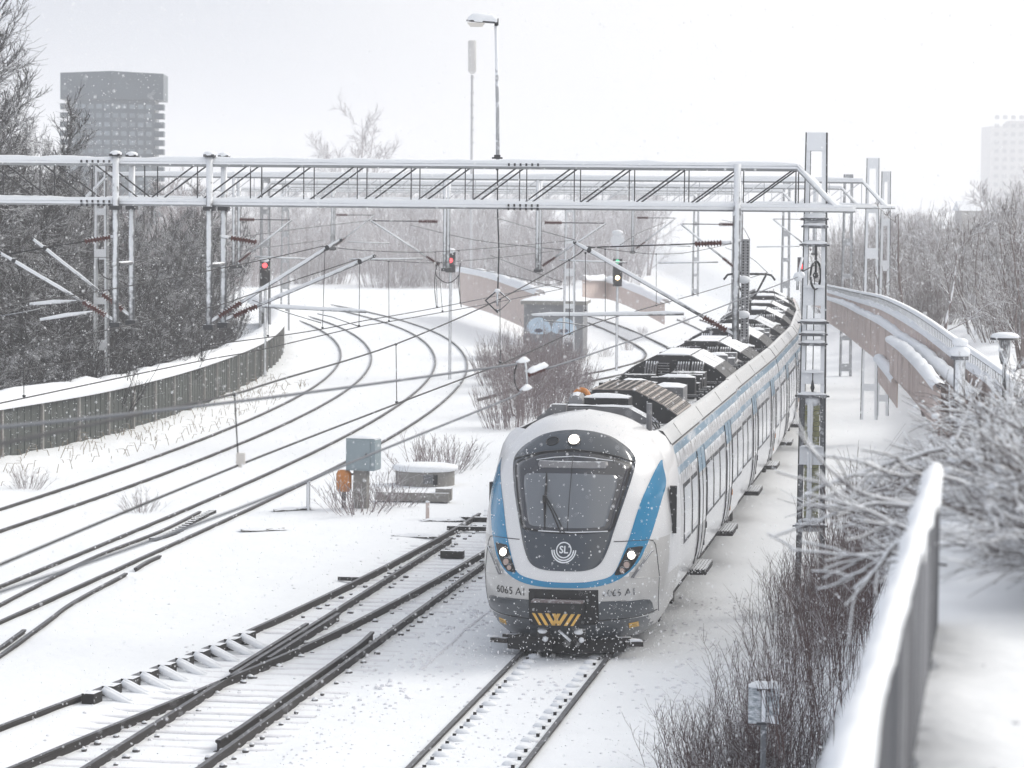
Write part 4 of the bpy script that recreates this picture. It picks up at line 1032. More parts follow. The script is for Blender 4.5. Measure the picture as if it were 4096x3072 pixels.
m = MB(); m.box(P(3208, 1065, 170), (.5, .2, 1.0)); m.build('signal_head', M['signal_black'], rs); m = MB(); m.disc(P(3208, 1065, 169.8), (0, -1, 0), .14, 14, .03); m.build('lens', M['red_lit'], rs); m = MB(); m.poly([P(3208, 1090, 170.3), Vector((P(3208, 1090, 170.3).x, 170.3, 0))], .07, 6); m.build('post', M['steel_snowy'], rs)

# ------------------------------------------------------------------ the train
NY = 51.0
N0 = Vector((-.47 + .145 * (NY - 41.15) - .07, NY, 0))
train = thing('commuter_train', 'white and blue commuter train with a dark roof coming round the bend', 'train', tuple(N0), -HD)
R0 = Matrix.Translation(N0) @ Matrix.Rotation(-HD, 4, 'Z')
NW = [(.2, 1.22), (.35, 1.40), (.55, 1.5), (.8, 1.55), (1.1, 1.59), (1.5, 1.62), (2.1, 1.62), (2.6, 1.58), (3.0, 1.5), (3.3, 1.37), (3.5, 1.2), (3.68, .98), (3.82, .72), (3.9, .45), (3.95, .02)]
NY0 = [(.2, .45), (.35, .3), (.55, .14), (.8, .03), (1.0, .0), (1.2, .03), (1.5, .12), (2.0, .30), (2.6, .58), (3.1, .88), (3.4, 1.15), (3.6, 1.42), (3.75, 1.72), (3.87, 2.1), (3.92, 2.5), (3.95, 2.9)]
def smooth_tab(t):
    """denser, smoothed copy of a table so that the curved skin shows no kinks"""
    zs = [t[0][0] + (t[-1][0] - t[0][0]) * i / 150 for i in range(151)]
    v = [interp(z, t) for z in zs]
    for _ in range(5): v = [v[0]] + [(v[i - 1] + 2 * v[i] + v[i + 1]) / 4 for i in range(1, 150)] + [v[-1]]
    return list(zip(zs, v))
NWs, NYs = smooth_tab(NW), smooth_tab(NY0)
def ns(x, z, off=0.0):
    def f(x, z):
        w = interp(z, NWs); y0 = interp(z, NYs); D = min(2.0, 3.2 - y0)
        t = min(.9999, abs(x) / max(w, 1e-4)); return y0 + D * (1 - math.sqrt(1 - t ** 3))
    y = f(x, z)
    if off:
        e = .01; fxx = (f(x + e, z) - f(x - e, z)) / (2 * e); fz = (f(x, z + e) - f(x, z - e)) / (2 * e)
        n = Vector((fxx, -1, fz)).normalized(); return Vector((x, y, z)) + n * off
    return Vector((x, y, z))
nose = MB(); rows = []; zrow = [.2 + (.4) * i / 5 for i in range(6)] + [.62 + (1.9 - .62) * i / 18 for i in range(19)] + [1.95 + (3.6 - 1.95) * i / 30 for i in range(31)] + [3.62 + .33 * (i / 16) ** .8 for i in range(17)]
NC = 44
for z in zrow:
    w = interp(z, NWs); y0 = interp(z, NYs); D = min(2.0, 3.2 - y0); r = [(-w, 3.2, z)]
    for j in range(NC + 1):
        a = math.pi * (j / NC - .5); x = w * math.copysign(abs(math.sin(a)) ** (2 / 3), math.sin(a)); r.append((x, y0 + D * (1 - math.cos(a)), z))
    r.append((w, 3.2, z)); rows.append(r)
nose.grid(rows)
nw = NC + 3
OUTB = [(1.15, 0), (1.19, .3), (1.25, .7), (1.33, 1.0), (1.42, 1.12), (1.57, 1.22), (1.78, 1.30), (2.0, 1.36)]
for i in range(len(zrow) - 1):
    for j in range(nw - 1):
        z = (zrow[i] + zrow[i + 1]) / 2; x = abs(nose.v[i * nw + j][0] + nose.v[i * nw + j + 1][0]) / 2
        m_ = 0
        if z < .61: m_ = 2 if x < 1.33 else 1
        elif z < 1.18: m_ = 1
        elif z < 1.9 and x > interp(z, OUTB): m_ = 1
        nose.m[i * (nw - 1) + j] = m_
cab = nose.build('cab_nose', [M['paint_white'], M['paint_grey'], M['paint_dark']], train, True)
# fairing that carries the cab skin over into the coach section
def csec(z): return interp(z, [(.72, 1.50), (.9, 1.56), (1.2, 1.605), (1.6, 1.625), (2.1, 1.625), (2.5, 1.605), (2.85, 1.57), (3.1, 1.525), (3.32, 1.468), (3.585, 1.30), (3.60, 1.22)]) + .045
for s in (-1, 1):
    fr = []; fa = MB()
    for k in range(30):
        z = lerp(.62, 3.60, k / 29); w = interp(z, NWs); y0 = interp(z, NYs); D = min(2.0, 3.2 - y0); r = []
        ys_ = min(2.95, y0 + D * .80)
        for j in range(9):
            t = j / 8; y = lerp(ys_, 3.27, t); q = min(1, max(0, 1 - (y - y0) / D)); xn = w * (1 - q * q) ** (1 / 3)
            r.append((s * (lerp(xn, csec(z), sstep(t)) + (.003 if j else -.004)), y, z))
        fr.append(r if s > 0 else r[::-1])
    n0 = 0; fa.grid(fr)
    for k in range(29):
        if k < 6:
            for j in range(8): fa.m[n0 + k * 8 + j] = 1
    fa.build('side_fairing', [M['paint_white'], M['paint_grey']], cab, True)
bk = MB(); bk.add([(p[0], 3.19, p[2]) for p in [r[0] for r in rows]] + [(p[0], 3.19, p[2]) for p in [r[-1] for r in rows][::-1]], [tuple(range(2 * len(rows)))]); bk.build('bulkhead', M['black'], cab)
def overlay(poly, off, name, mt, nx=14, nz=18, parent=None, smooth=True):
    zs = sorted(set([p[1] for p in poly])); lo, hi = zs[0], zs[-1]
    zz = sorted(set(zs + [lo + (hi - lo) * i / nz for i in range(nz + 1)])); rows = []
    for z in zz:
        z_ = min(max(z, lo + 1e-4), hi - 1e-4); xs_ = []
        for (x1, z1), (x2, z2) in zip(poly, poly[1:] + poly[:1]):
            if (z1 <= z_ < z2) or (z2 <= z_ < z1): xs_.append(x1 + (x2 - x1) * (z_ - z1) / (z2 - z1))
        if len(xs_) < 2: continue
        a, b = min(xs_), max(xs_)
        rows.append([ns(a, z, -.004)] + [ns(a + (b - a) * j / nx, z, off) for j in range(nx + 1)] + [ns(b, z, -.004)])
    mb = MB(); mb.grid(rows); return mb.build(name, M[mt], parent or cab, smooth)
def resample(pts, n):
    pts = [Vector((p[0], 0, p[1])) for p in pts]; L = [0]
    for a, b in zip(pts, pts[1:]): L.append(L[-1] + (b - a).length)
    out = []; i = 0
    for k in range(n):
        s = L[-1] * k / (n - 1)
        while i < len(pts) - 2 and L[i + 1] < s: i += 1
        t = (s - L[i]) / max(1e-9, L[i + 1] - L[i]); q = pts[i].lerp(pts[i + 1], min(1, t)); out.append((q.x, q.z))
    return out
def sm(pts, n=5): return [(p.x, p.z) for p in catmull([(a, 0, b) for a, b in pts], n)]
def strip(A, B, off, name, mt, n=60, c=4):
    A, B = resample(A, n), resample(B, n); mb = MB()
    mb.grid([[ns(lerp(a[0], b[0], j / c), lerp(a[1], b[1], j / c), off if 0 <= j <= c else -.003) for j in range(c + 1)] for a, b in zip(A, B)]); return mb.build(name, M[mt], cab, True)
def line(pts, r, name, mt, off=.0, n=40):
    mb = MB(); mb.poly([ns(x, z, off) for x, z in resample(pts, n)], r, 6); return mb.build(name, M[mt], cab, True)
mir = lambda pts: [(-x, z) for x, z in pts]
bo = [(1.41, 3.14), (1.505, 2.78), (1.475, 2.5), (1.385, 2.05), (1.285, 1.75), (1.2, 1.56), (1.05, 1.39), (.86, 1.268), (.6, 1.19), (.3, 1.156), (0, 1.150)]
bi = [(1.39, 3.14), (1.28, 2.82), (1.165, 2.47), (1.05, 2.0), (.985, 1.8), (.90, 1.56), (.83, 1.405), (.71, 1.322), (.43, 1.262), (.2, 1.243), (0, 1.238)]
bo, bi = sm(bo), sm(bi)
strip(bo + mir(bo[:-1])[::-1], bi + mir(bi[:-1])[::-1], .006, 'blue_stripe', 'blue', 150, 6)
maskR = [(0, 3.692), (.30, 3.668), (.575, 3.6), (.80, 3.475), (.96, 3.345), (1.045, 3.2), (1.03, 3.0), (.96, 2.69), (.87, 2.36), (.78, 2.04), (.73, 1.85), (.655, 1.65), (.575, 1.535), (.46, 1.468), (.28, 1.432), (0, 1.424)]
mk = sm(maskR, 4)
overlay(mk + mir(mk[1:-1])[::-1], .010, 'front_panel', 'mask', 22, 40)
scr = sm([(0, 3.365), (.3, 3.35), (.55, 3.31), (.8, 3.225), (.985, 3.13), (.97, 2.95), (.9, 2.62), (.83, 2.34), (.765, 2.105), (.58, 2.06), (.3, 2.035), (0, 2.028)], 3)
overlay(scr + mir(scr[1:-1])[::-1], .018, 'windscreen_surround', 'gasket', 22, 30)
sc2 = [(x * .955, lerp(2.7, z, .955)) for x, z in scr]
overlay(sc2 + mir(sc2[1:-1])[::-1], .025, 'windscreen_band', 'glass_band', 22, 30)
gl = [(0, 2.995), (.5, 2.99), (.74, 2.975), (.785, 2.93), (.78, 2.8), (.72, 2.5), (.665, 2.24), (.635, 2.16), (.57, 2.135), (.3, 2.12), (0, 2.116)]
overlay(gl + mir(gl[1:-1])[::-1], .031, 'windscreen', 'glass_front', 22, 24)
overlay([(-.55, 3.185), (-.57, 3.13), (-.53, 3.075), (.57, 3.078), (.62, 3.13), (.60, 3.19)], .033, 'destination_display', 'roof_mid', 20, 6)
line([(-.60, 3.195), (-.3, 3.245), (.03, 3.268), (.35, 3.248), (.68, 3.20)], .008, 'trim_line', 'logo', .03)
line([(-.47, 2.062), (.1, 2.05), (.69, 2.075)], .010, 'trim_line', 'logo', .026)
line([(.02, 3.3), (.02, 2.07)], .006, 'screen_seam', 'gasket', .032)
line([(-1.02, 3.19), (-.80, 3.26), (-.5, 3.335), (0, 3.385), (.5, 3.335), (.80, 3.26), (1.01, 3.18)], .016, 'gasket_edge', 'gasket', .012)
for s in (-1, 1):
    hl = [(1.025, 1.80), (1.235, 1.808), (1.24, 1.765), (1.18, 1.62), (1.09, 1.475), (1.0, 1.395), (.86, 1.362), (.842, 1.405), (.925, 1.58), (.985, 1.72)]
    hl = [(s * a, b) for a, b in sm(hl + [hl[0]], 3)[:-1]]
    overlay(hl, .014, 'headlight_cover', 'gasket', 10, 16)
    for (x, z), r, mt in (((1.075, 1.675), .068, 'lamp_on'), ((1.01, 1.525), .052, 'lamp_dim'), ((.945, 1.435), .04, 'lamp_dim')):
        c = ns(s * x, z, .012); nn = (ns(s * x, z, .1) - ns(s * x, z, 0)).normalized(); nn = (nn + Vector((0, -.8, .1))).normalized()
        m = MB(); m.disc(c, nn, r, 20, .025); m.build('headlight', M[mt], cab)
        m = MB(); u_ = nn.orthogonal().normalized(); v_ = nn.cross(u_); m.poly([c + nn * .02 + (u_ * math.cos(a) + v_ * math.sin(a)) * (r + .012) for a in [2 * math.pi * i / 20 for i in range(21)]], .012, 5, False); m.build('headlight_rim', M['steel_dark'], cab, True)
    hb = [ns(s * 1.385, 1.70, .01), ns(s * 1.36, 1.71, .07), ns(s * 1.33, 1.70, .08), ns(s * 1.10, 1.335, .08), ns(s * 1.105, 1.31, .05), ns(s * 1.12, 1.32, .01)]
    m = MB(); m.poly(hb, .014, 6); hb2 = [p + Vector((s * -.05, 0, -.03)) for p in hb[2:4]]; m.poly(hb2, .010, 6); m.build('grab_handle', M['roof_mid'], cab, True)
    ht = [(.80, 1.912), (1.1, 1.912), (1.34, 1.90), (1.40, 1.875), (1.435, 1.80), (1.465, 1.6), (1.49, 1.36), (1.50, 1.26)]
    line([(s * a, b) for a, b in ht], .007, 'panel_joint', 'gasket', .002)
    line([(s * 1.50, 1.26), (s * 1.49, 1.0), (s * 1.465, .62)], .005, 'panel_joint', 'gasket', .002)
    line([(s * 1.50, 1.24), (s * 1.3, 1.285), (s * 1.15, 1.30)], .006, 'panel_crease', 'paint_grey', .0)
    sk = [(.56, .935), (1.0, .935), (1.28, .915), (1.37, .885), (1.40, .82), (1.415, .625), (.56, .602)]
    overlay([(s * a, b) for a, b in sk], .008, 'dark_skirt', 'paint_dark', 14, 8)
    st = [(s * 1.05, .515), (s * 1.19, .525), (s * 1.19, .43), (s * 1.05, .42)]
    overlay(st, .010, 'warning_sticker', 'yellow', 3, 2)
    for q in ((1.12, .488), (1.12, .452)):
        for k in range(7): line([(s * q[0] - .05 + .0135 * k, q[1] - .009), (s * q[0] - .05 + .0135 * k + .006, q[1] + .009)], .0028, 'sticker_print', 'ink', .011, 2)
    stp = MB(); c = Vector((s * 1.22, .55, .17)); stp.box(c + Vector((-s * .08, .03, 0)), (.30, .20, .08), s * .25); stp.box(c + Vector((-s * .25, .1, .06)), (.25, .15, .07), s * .4); stp.build('step', M['under'], cab)
    snowtube(c + Vector((-.15, -.05, .06)), c + Vector((.05, .02, .06)), .12, .035, 4, s + 5).build('snow_cap', M['snow'], cab, True)
    mr = MB(); mr.box((s * (1.54 if s < 0 else 1.63), 2.2, 2.52 if s < 0 else 2.3), (.08 if s < 0 else .12, .14, .38 if s < 0 else .82), s * .15); mr.build('mirror_housing', M['gasket'], cab)
line([(-1.45, .66), (-1.2, .622), (-.56, .6), (.56, .6), (1.2, .622), (1.45, .66)], .010, 'panel_joint', 'gasket', .004)
# lamp, horn grille
def ring(c, nn, r, t, name, mt):
    u_ = nn.orthogonal().normalized(); v_ = nn.cross(u_); m = MB(); m.poly([c + (u_ * math.cos(a) + v_ * math.sin(a)) * r for a in [2 * math.pi * i / 24 for i in range(25)]], t, 5, False); return m.build(name, M[mt], cab, True)
nn = Vector((0, -.75, .66)).normalized()
c = ns(0, 3.513, .035); m = MB(); m.disc(c, Vector((0, -.9, .35)).normalized(), .092, 24, .03); m.build('top_lamp', M['lamp_on'], cab); ring(c + nn * .012, nn, .105, .014, 'lamp_rim', 'steel_dark')
c = ns(-.375, 3.505, .012); nh = (ns(-.375, 3.505, .1) - ns(-.375, 3.505, 0)).normalized(); ring(c, nh, .108, .009, 'horn_rim', 'gasket')
u_ = Vector((1, 0, 0)) - nh * nh.x; u_.normalize(); v_ = nh.cross(u_); m = MB()
for a in range(-3, 4):
    for b in range(-4, 5):
        p = (a + .5 * (b % 2)) * .032, b * .027
        if p[0] ** 2 + p[1] ** 2 < .0072: m.disc(c + u_ * p[0] + v_ * p[1] - nh * .004, nh, .0115, 8, .006)
tag(m.build('horn_holes', M['gasket'], cab), kind='stuff')
# wiper
m = MB(); m.poly([ns(-.40, 3.0, .05), ns(-.385, 2.78, .06), ns(-.385, 2.5, .06), ns(-.36, 2.09, .05)], [.008, .018, .022, .008], 5); m.poly([ns(-.41, 2.6, .07), ns(-.36, 2.53, .09), ns(-.25, 2.36, .09), ns(-.09, 2.04, .06)], .014, 5); m.poly([ns(-.39, 2.62, .07), ns(-.30, 2.5, .10), ns(-.17, 2.3, .09), ns(-.02, 2.03, .06)], .011, 5); m.box(ns(-.385, 2.56, .08), (.07, .05, .12)); m.build('wiper', M['gasket'], cab)
# lettering
def text_on(s, width, cx, cz, off, name, mt, shear=0, bold=.0):
    cu = bpy.data.curves.new('t', 'FONT'); cu.body = s; cu.align_x = 'CENTER'; cu.align_y = 'CENTER'; cu.offset = bold; cu.resolution_u = 3
    o = bpy.data.objects.new('t', cu); COL.objects.link(o); dg = bpy.context.evaluated_depsgraph_get(); me = bpy.data.meshes.new_from_object(o.evaluated_get(dg))
    bpy.data.objects.remove(o); xs_ = [v.co.x for v in me.vertices]; k = width / (max(xs_) - min(xs_)); mid = (max(xs_) + min(xs_)) / 2
    for v in me.vertices: v.co = ns(cx + (v.co.x - mid) * k, cz + v.co.y * k * 1.05, off)
    me.materials.clear(); me.materials.append(M[mt]); return link(name, me, cab)
text_on('6065 A1', .53, -.93, 1.055, .006, 'unit_number', 'ink', bold=.008)
text_on('6065 A1', .50, .905, 1.07, .006, 'unit_number', 'ink_snowed', bold=.012)
text_on('SL', .15, -.02, 1.765, .016, 'operator_letters', 'logo', bold=.022)
def arc(r, a0, a1, t): 
    pts = [(-.02 + r * math.cos(rad(a)), 1.765 + r * 1.02 * math.sin(rad(a))) for a in [lerp(a0, a1, i / 28) for i in range(29)]]
    m = MB(); m.grid([[ns(-.02 + (r + d) * math.cos(rad(a)), 1.765 + (r + d) * 1.02 * math.sin(rad(a)), .017) for d in (-t, t)] for a in [lerp(a0, a1, i / 32) for i in range(33)]]); m.build('operator_emblem', M['logo'], cab)
arc(.122, 0, 360, .010); arc(.165, 180, 360, .0105); arc(.20, 180, 360, .0105)
# coupler
m = MB()
cp = [(-.585, 1.12), (.585, 1.128), (.59, .62), (.55, .53), (-.58, .50)]
overlay(cp, .012, 'coupler_recess', 'black', 10, 10)
m = MB(); m.box((-.07, -.12, .85), (.88, .42, .17)); m.box((-.07, -.06, .68), (.84, .3, .2)); m.build('coupler_cover', M['black'], cab)
m = MB(); m.box((-.07, -.13, .945), (.86, .34, .03)); m.build('coupler_lid', mat('frosted_lid', (.2, .16, .16), .7, dust=.4, dscale=9), cab)
hz = MB(); hb_ = MB()
hb_.grid([[(-.50, -.30, .79), (.36, -.30, .79)], [(-.455, -.26, .555), (.30, -.26, .555)]]); hb_.build('hazard_plate', M['black'], cab)
def hp(u, v): return (lerp(lerp(-.50, .36, u), lerp(-.455, .30, u), v), lerp(-.304, -.264, v), lerp(.79, .555, v))
for u0, u1, sl_ in ((-.0, .06, .12), (.115, .19, .14), (.255, .335, .155), (.40, .47, .13), (.53, .60, -.13), (.665, .745, -.155), (.81, .885, -.14), (.94, 1.0, -.12)):
    hz.add([hp(u0, 0), hp(u1, 0), hp(min(1, max(0, u1 + sl_)), 1), hp(min(1, max(0, u0 + sl_)), 1)], [(3, 2, 1, 0)])
hz.build('hazard_stripes', M['yellow'], cab)
m = MB()
for x in (-.33, .28):
    m.box((x, .02, .36), (.20, .22, .2)); m.poly([(x - .06, -.05, .42), (x - .05, -.14, .3), (x, -.12, .22)], .03, 6); m.box((x, -.08, .38), (.12, .06, .05))
m.build('air_hose', M['under'], cab)
m = MB()
for x in (-.33, .28): m.ball((x, -.08, .43), .09, 8, sz=.5); m.ball((x + .05, -.1, .3), .05, 8)
m.poly([(-.05, -.1, .45), (.04, -.14, .38), (.15, -.12, .28)], .025, 6); m.build('snow_clod', M['snow'], cab, True)
m = MB(); m.add([(-1.0, .45, .04), (-.2, .12, .04), (.2, .12, .04), (1.0, .45, .04), (1.0, .5, .26), (.2, .32, .26), (-.2, .32, .26), (-1.0, .5, .26), (-.9, 2, .04), (.9, 2, .04)], [(0, 1, 6, 7), (1, 2, 5, 6), (2, 3, 4, 5), (0, 8, 9, 3, 2, 1)]); m.build('snow_plough', M['black'], cab)
m = MB(); m.box((0, 2.1, .45), (2.1, 2.0, .5)); m.build('underframe', M['black'], cab)

# --- coach bodies
SP = [(.72, 1.50), (.9, 1.56), (1.2, 1.605), (1.6, 1.625), (2.1, 1.625), (2.5, 1.605), (2.85, 1.57), (3.1, 1.525), (3.32, 1.465)]
def sp(s, y, z, off=0.0):
    x = interp(z, SP); dx = (interp(z + .02, SP) - interp(z - .02, SP)) / .04
    n = Vector((1, 0, -dx)).normalized(); return Vector((s * (x + n.x * off), y, z + n.z * off))
def panel(mb, s, y0, y1, z0, z1, off, n=6, edge=True):
    rows = []
    for i in range(n + 1):
        z = lerp(z0, z1, i / n); r = [sp(s, y0, z, off), sp(s, y1, z, off)]
        if edge: r = [sp(s, y0, z, -.003)] + r + [sp(s, y1, z, -.003)]
        rows.append(r if s > 0 else r[::-1])
    if edge:
        rows = [[sp(s, p.y, z0, -.003) for p in rows[0]]] + rows + [[sp(s, p.y, z1, -.003) for p in rows[-1]]]
    mb.grid(rows)
M['blue_pale'] = mat('frosted_blue_band', (.15, .29, .41), .4, noise=.2, nscale=3, dust=.36, dscale=1.1, coat=.3, stretch=(1, .7, 2.2))
M['side'] = mat('snow_streaked_side', (.56, .55, .55), .3, noise=.08, nscale=2, coat=.5, dust=.40, dscale=1.3, stretch=(1, .8, .55))
def roof_unit(y0, y1, ztop, parent, lattice=False, coils=False, w=1.22):
    pr = [(-w, 3.46), (-w, 3.60), (-w * .76, ztop - .28), (-w * .30, ztop), (w * .32, ztop), (w * .78, ztop - .28), (w, 3.60), (w, 3.46)]
    m = MB(); m.prism(pr, y0, y1); m.build('roof_unit', M['roof_dark'], parent)
    top = MB()                                           # cover plates proud of the unit
    segs = list(zip(pr[1:], pr[2:]))[:5]
    for k, ((xa, za), (xb, zb)) in enumerate(segs):
        nxz = Vector((-(zb - za), 0, (xb - xa))).normalized() * .02
        for q in range(2):
            ya, yb = lerp(y0, y1, q * .5) + .03, lerp(y0, y1, q * .5 + .5) - .03
            a, b = Vector((xa, 0, za)).lerp(Vector((xb, 0, zb)), .03), Vector((xa, 0, za)).lerp(Vector((xb, 0, zb)), .97)
            c = [a + nxz, b + nxz]; m = MB(); m.add([(c[0].x, ya, c[0].z), (c[1].x, ya, c[1].z), (c[1].x, yb, c[1].z), (c[0].x, yb, c[0].z), (a.x, ya, a.z), (b.x, ya, b.z), (b.x, yb, b.z), (a.x, yb, a.z)], [(0, 1, 2, 3), (4, 5, 1, 0), (5, 6, 2, 1), (6, 7, 3, 2), (7, 4, 0, 3)])
            m.build('cover_plate', M['grille'] if lattice else M[('roof_mid', 'roof_dark', 'roof_snowy', 'roof_snowy' if hash2(q, int(y0)) > .6 else 'roof_mid', 'roof_dark')[k]], parent)
            if lattice:
                h = MB(); d = (b - a)
                for i in range(5 if d.length > .4 else 2):
                    for j in range(5):
                        u = (i + .5) / (5 if d.length > .4 else 2); p = a.lerp(b, u) + nxz * 1.3; yy = lerp(ya, yb, (j + .5) / 5); e = d.normalized() * (d.length * .33 / (5 if d.length > .4 else 2))
                        h.add([p - e + Vector((0, yy - .09, 0)), p + e + Vector((0, yy - .09, 0)), p + e + Vector((0, yy + .09, 0)), p - e + Vector((0, yy + .09, 0))], [(0, 1, 2, 3)])
                tag(h.build('grille_holes', M['black'], parent), kind='stuff')
    if not lattice and y0 < 2:
        snowtube((-w * .3, y0 + .1, ztop + .02), (w * .32, y0 + .1, ztop + .02), .26, .03, 6, int(y0)).build('snow_cap', M['snow'], parent, True)
        m = MB(); m.grid([[(lerp(-w * .29, w * .31, i / 6), lerp(y0 + .3, y1 - .1, j / 6), ztop + .022 + .05 * hash2(i, j + int(y0 * 3)) * (1 if 0 < i < 6 and 0 < j < 6 else 0)) for i in range(7)] for j in range(7)]); m.build('snow_cap', M['snow'], parent, True)
    if coils:
        for cx in (-.62, .12, .45):
            for k in range(5):
                m = MB(); x = cx + .06 * k; m.poly([(x, y0 - .05, 3.55), (x - .02, y0 - .16, 3.68), (x, y0 - .15, 3.85), (x + .01, y0 - .03, ztop - .14)], .022, 6); m.build('cable_loop', M['roof_mid'], parent, True)
        for k in range(7):
            m = MB(); m.box((-.22, y0 - .03, 3.56 + .06 * k), (.26, .04, .022)); m.build('louvre', M['roof_mid'], parent)
def rbox(c, d, parent, mt='roof_mid', cap=True, rz=0, seed=0):
    m = MB(); m.box(c, d, rz); m.build('roof_box', M[mt], parent)
    if cap:
        R3 = Matrix.Rotation(rz, 3, 'Z'); m = MB()
        m.grid([[Vector(c) + R3 @ Vector((d[0] * (i / 4 - .5) * .97, d[1] * (j / 4 - .5) * .97, d[2] / 2 + .004 + (.045 + .03 * hash2(i + seed, j)) * (1 if 0 < i < 4 and 0 < j < 4 else .1))) for i in range(5)] for j in range(5)]); m.build('snow_cap', M['snow'], parent, True)
def coach(y0, L, windows, doors, seed=0, first=False):
    b = MB(); rows = []
    zs = [.72 + (3.32 - .72) * i / 22 for i in range(23)]
    prof = [(interp(z, SP), z) for z in zs] + [(1.44, 3.335), (1.44, 3.35), (1.462, 3.36), (1.30, 3.585), (1.22, 3.60), (1.22, 3.45)]
    full = prof + [(-x, z) for x, z in prof[::-1]]
    n = len(full)
    b.grid([[(x, y, z) for x, z in full] for y in (y0, L)])
    for k in range(n - 1):
        i_ = k if k < len(prof) else n - 2 - k
        b.m[k] = 1 if i_ in (22, 23, 24) else (2 if i_ in (25, 26) else (3 if i_ >= 27 else 0))
    for y in (y0, L): b.f.append(tuple((0 if y == y0 else n) + k for k in (range(n) if y == y0 else range(n - 1, -1, -1)))); b.m.append(3)
    c = b.build('coach', [M['side'], M['gasket'], M['paint_shoulder'], M['roof_dark']], train)
    auto_smooth(c, 28)
    r = random.Random(seed)
    for s in (1, -1):
        m = MB(); panel(m, s, y0 + .02, L - .02, 3.17, 3.30, .004, 2); m.build('blue_band', M['blue_pale'], c)
        m = MB(); panel(m, s, y0 + .02, L - .02, 2.80, 2.93, .004, 2); m.build('blue_band', M['blue_pale'], c)
        lo = MB(); panel(lo, s, y0 + .02, L - .02, .73, 1.5, .003, 5); lo.build('lower_panel', M['paint_white'], c)
        for (a, e) in windows:
            m = MB(); panel(m, s, a - .07, e + .07, 1.50, 2.57, .006, 6); m.build('window_frame', M['gasket'], c)
            m = MB(); panel(m, s, a, e, 1.57, 2.50, .012, 6); m.build('window_pane', M['glass'], c)
            m = MB(); panel(m, s, a + .02, e - .02, 1.57, 1.57 + .05 + .05 * r.random(), .016, 2); m.build('sill_snow', M['snow'], c)
        for (a, e) in doors:
            m = MB(); panel(m, s, a, e, .76, 2.94, .014, 12); m.build('door', M['paint_white'], c, True)
            m = MB(); panel(m, s, a + .05, e - .05, 2.50, 2.94, .020, 4); m.build('door_header', M['blue_pale'], c)
            for q in ((a + .16, (a + e) / 2 - .1), ((a + e) / 2 + .1, e - .16)):
                m = MB(); panel(m, s, q[0], q[1], 1.5, 2.42, .020, 6); m.build('door_window', M['glass'], c)
            for yy in (a, (a + e) / 2, e):
                m = MB(); m.poly([sp(s, yy, lerp(.78, 2.92, i / 10), .016) for i in range(11)], .011, 5); m.build('door_seam', M['gasket'], c)
            m = MB(); p = sp(s, e + .12, 1.35, .01); m.box(p, (.05, .09, .12)); p = sp(s, e + .12, 1.0, .01); m.box(p, (.04, .06, .1)); m.build('door_button', M['orange'] if (a > 9 and s > 0) else M['gasket'], c)
            m = MB(); m.box((s * 1.60, (a + e) / 2, .62), (.36, e - a + .1, .10))
            for k in range(6): m.box((s * (1.46 + .06 * k), (a + e) / 2, .675), (.02, e - a + .05, .02))
            m.build('door_step', M['under'], c)
        for (zt, zlo, zhi) in ((3.17, .10, .34), (2.80, .08, .30)):       # wind-blown snow and ice hanging in teeth
            m = MB(); y = y0 + .15
            while y < L - .2:
                w = r.uniform(.05, .16); h = r.uniform(zlo, zhi) * (1 if r.random() < .8 else .3)
                if r.random() < .8:
                    a, b_, t = sp(s, y, zt, .008), sp(s, y + w, zt, .008), sp(s, y + w * .6, zt - h, .008); m.add([a, b_, t] if s > 0 else [b_, a, t], [(0, 2, 1)])
                y += w * r.uniform(.7, 1.1)
            tag(m.build('ice_teeth', M['snow'], c), kind='stuff')
        m = MB()
        for k in range(int((L - y0) / 4.8)): m.poly([Vector((s * 1.455, y0 + 2 + 4.8 * k, 3.37)), Vector((s * 1.303, y0 + 2 + 4.8 * k, 3.59))], .004, 4)
        m.build('roof_panel_joint', M['gasket'], c)
    m = MB(); m.box((0, (y0 + L) / 2, .52), (2.5, L - y0 - .6, .44)); m.build('underframe', M['under'], c)
    for yb in ((4.2,) if first else ()) + (L - .1,):
        m = MB()
        for s in (-1, 1):
            for dy in (-1.25, 1.25): m.poly([(s * .70, yb + dy, .43), (s * .84, yb + dy, .43)], .43, 20)
        m.build('wheel', M['under'], c)
        m = MB()
        for s in (-1, 1): m.box((s * 1.18, yb, .45), (.22, 3.3, .3)); m.box((s * 1.22, yb - 1.25, .45), (.2, .4, .4)); m.box((s * 1.22, yb + 1.25, .45), (.2, .4, .4))
        m.build('bogie_frame', M['under'], c)
    return c
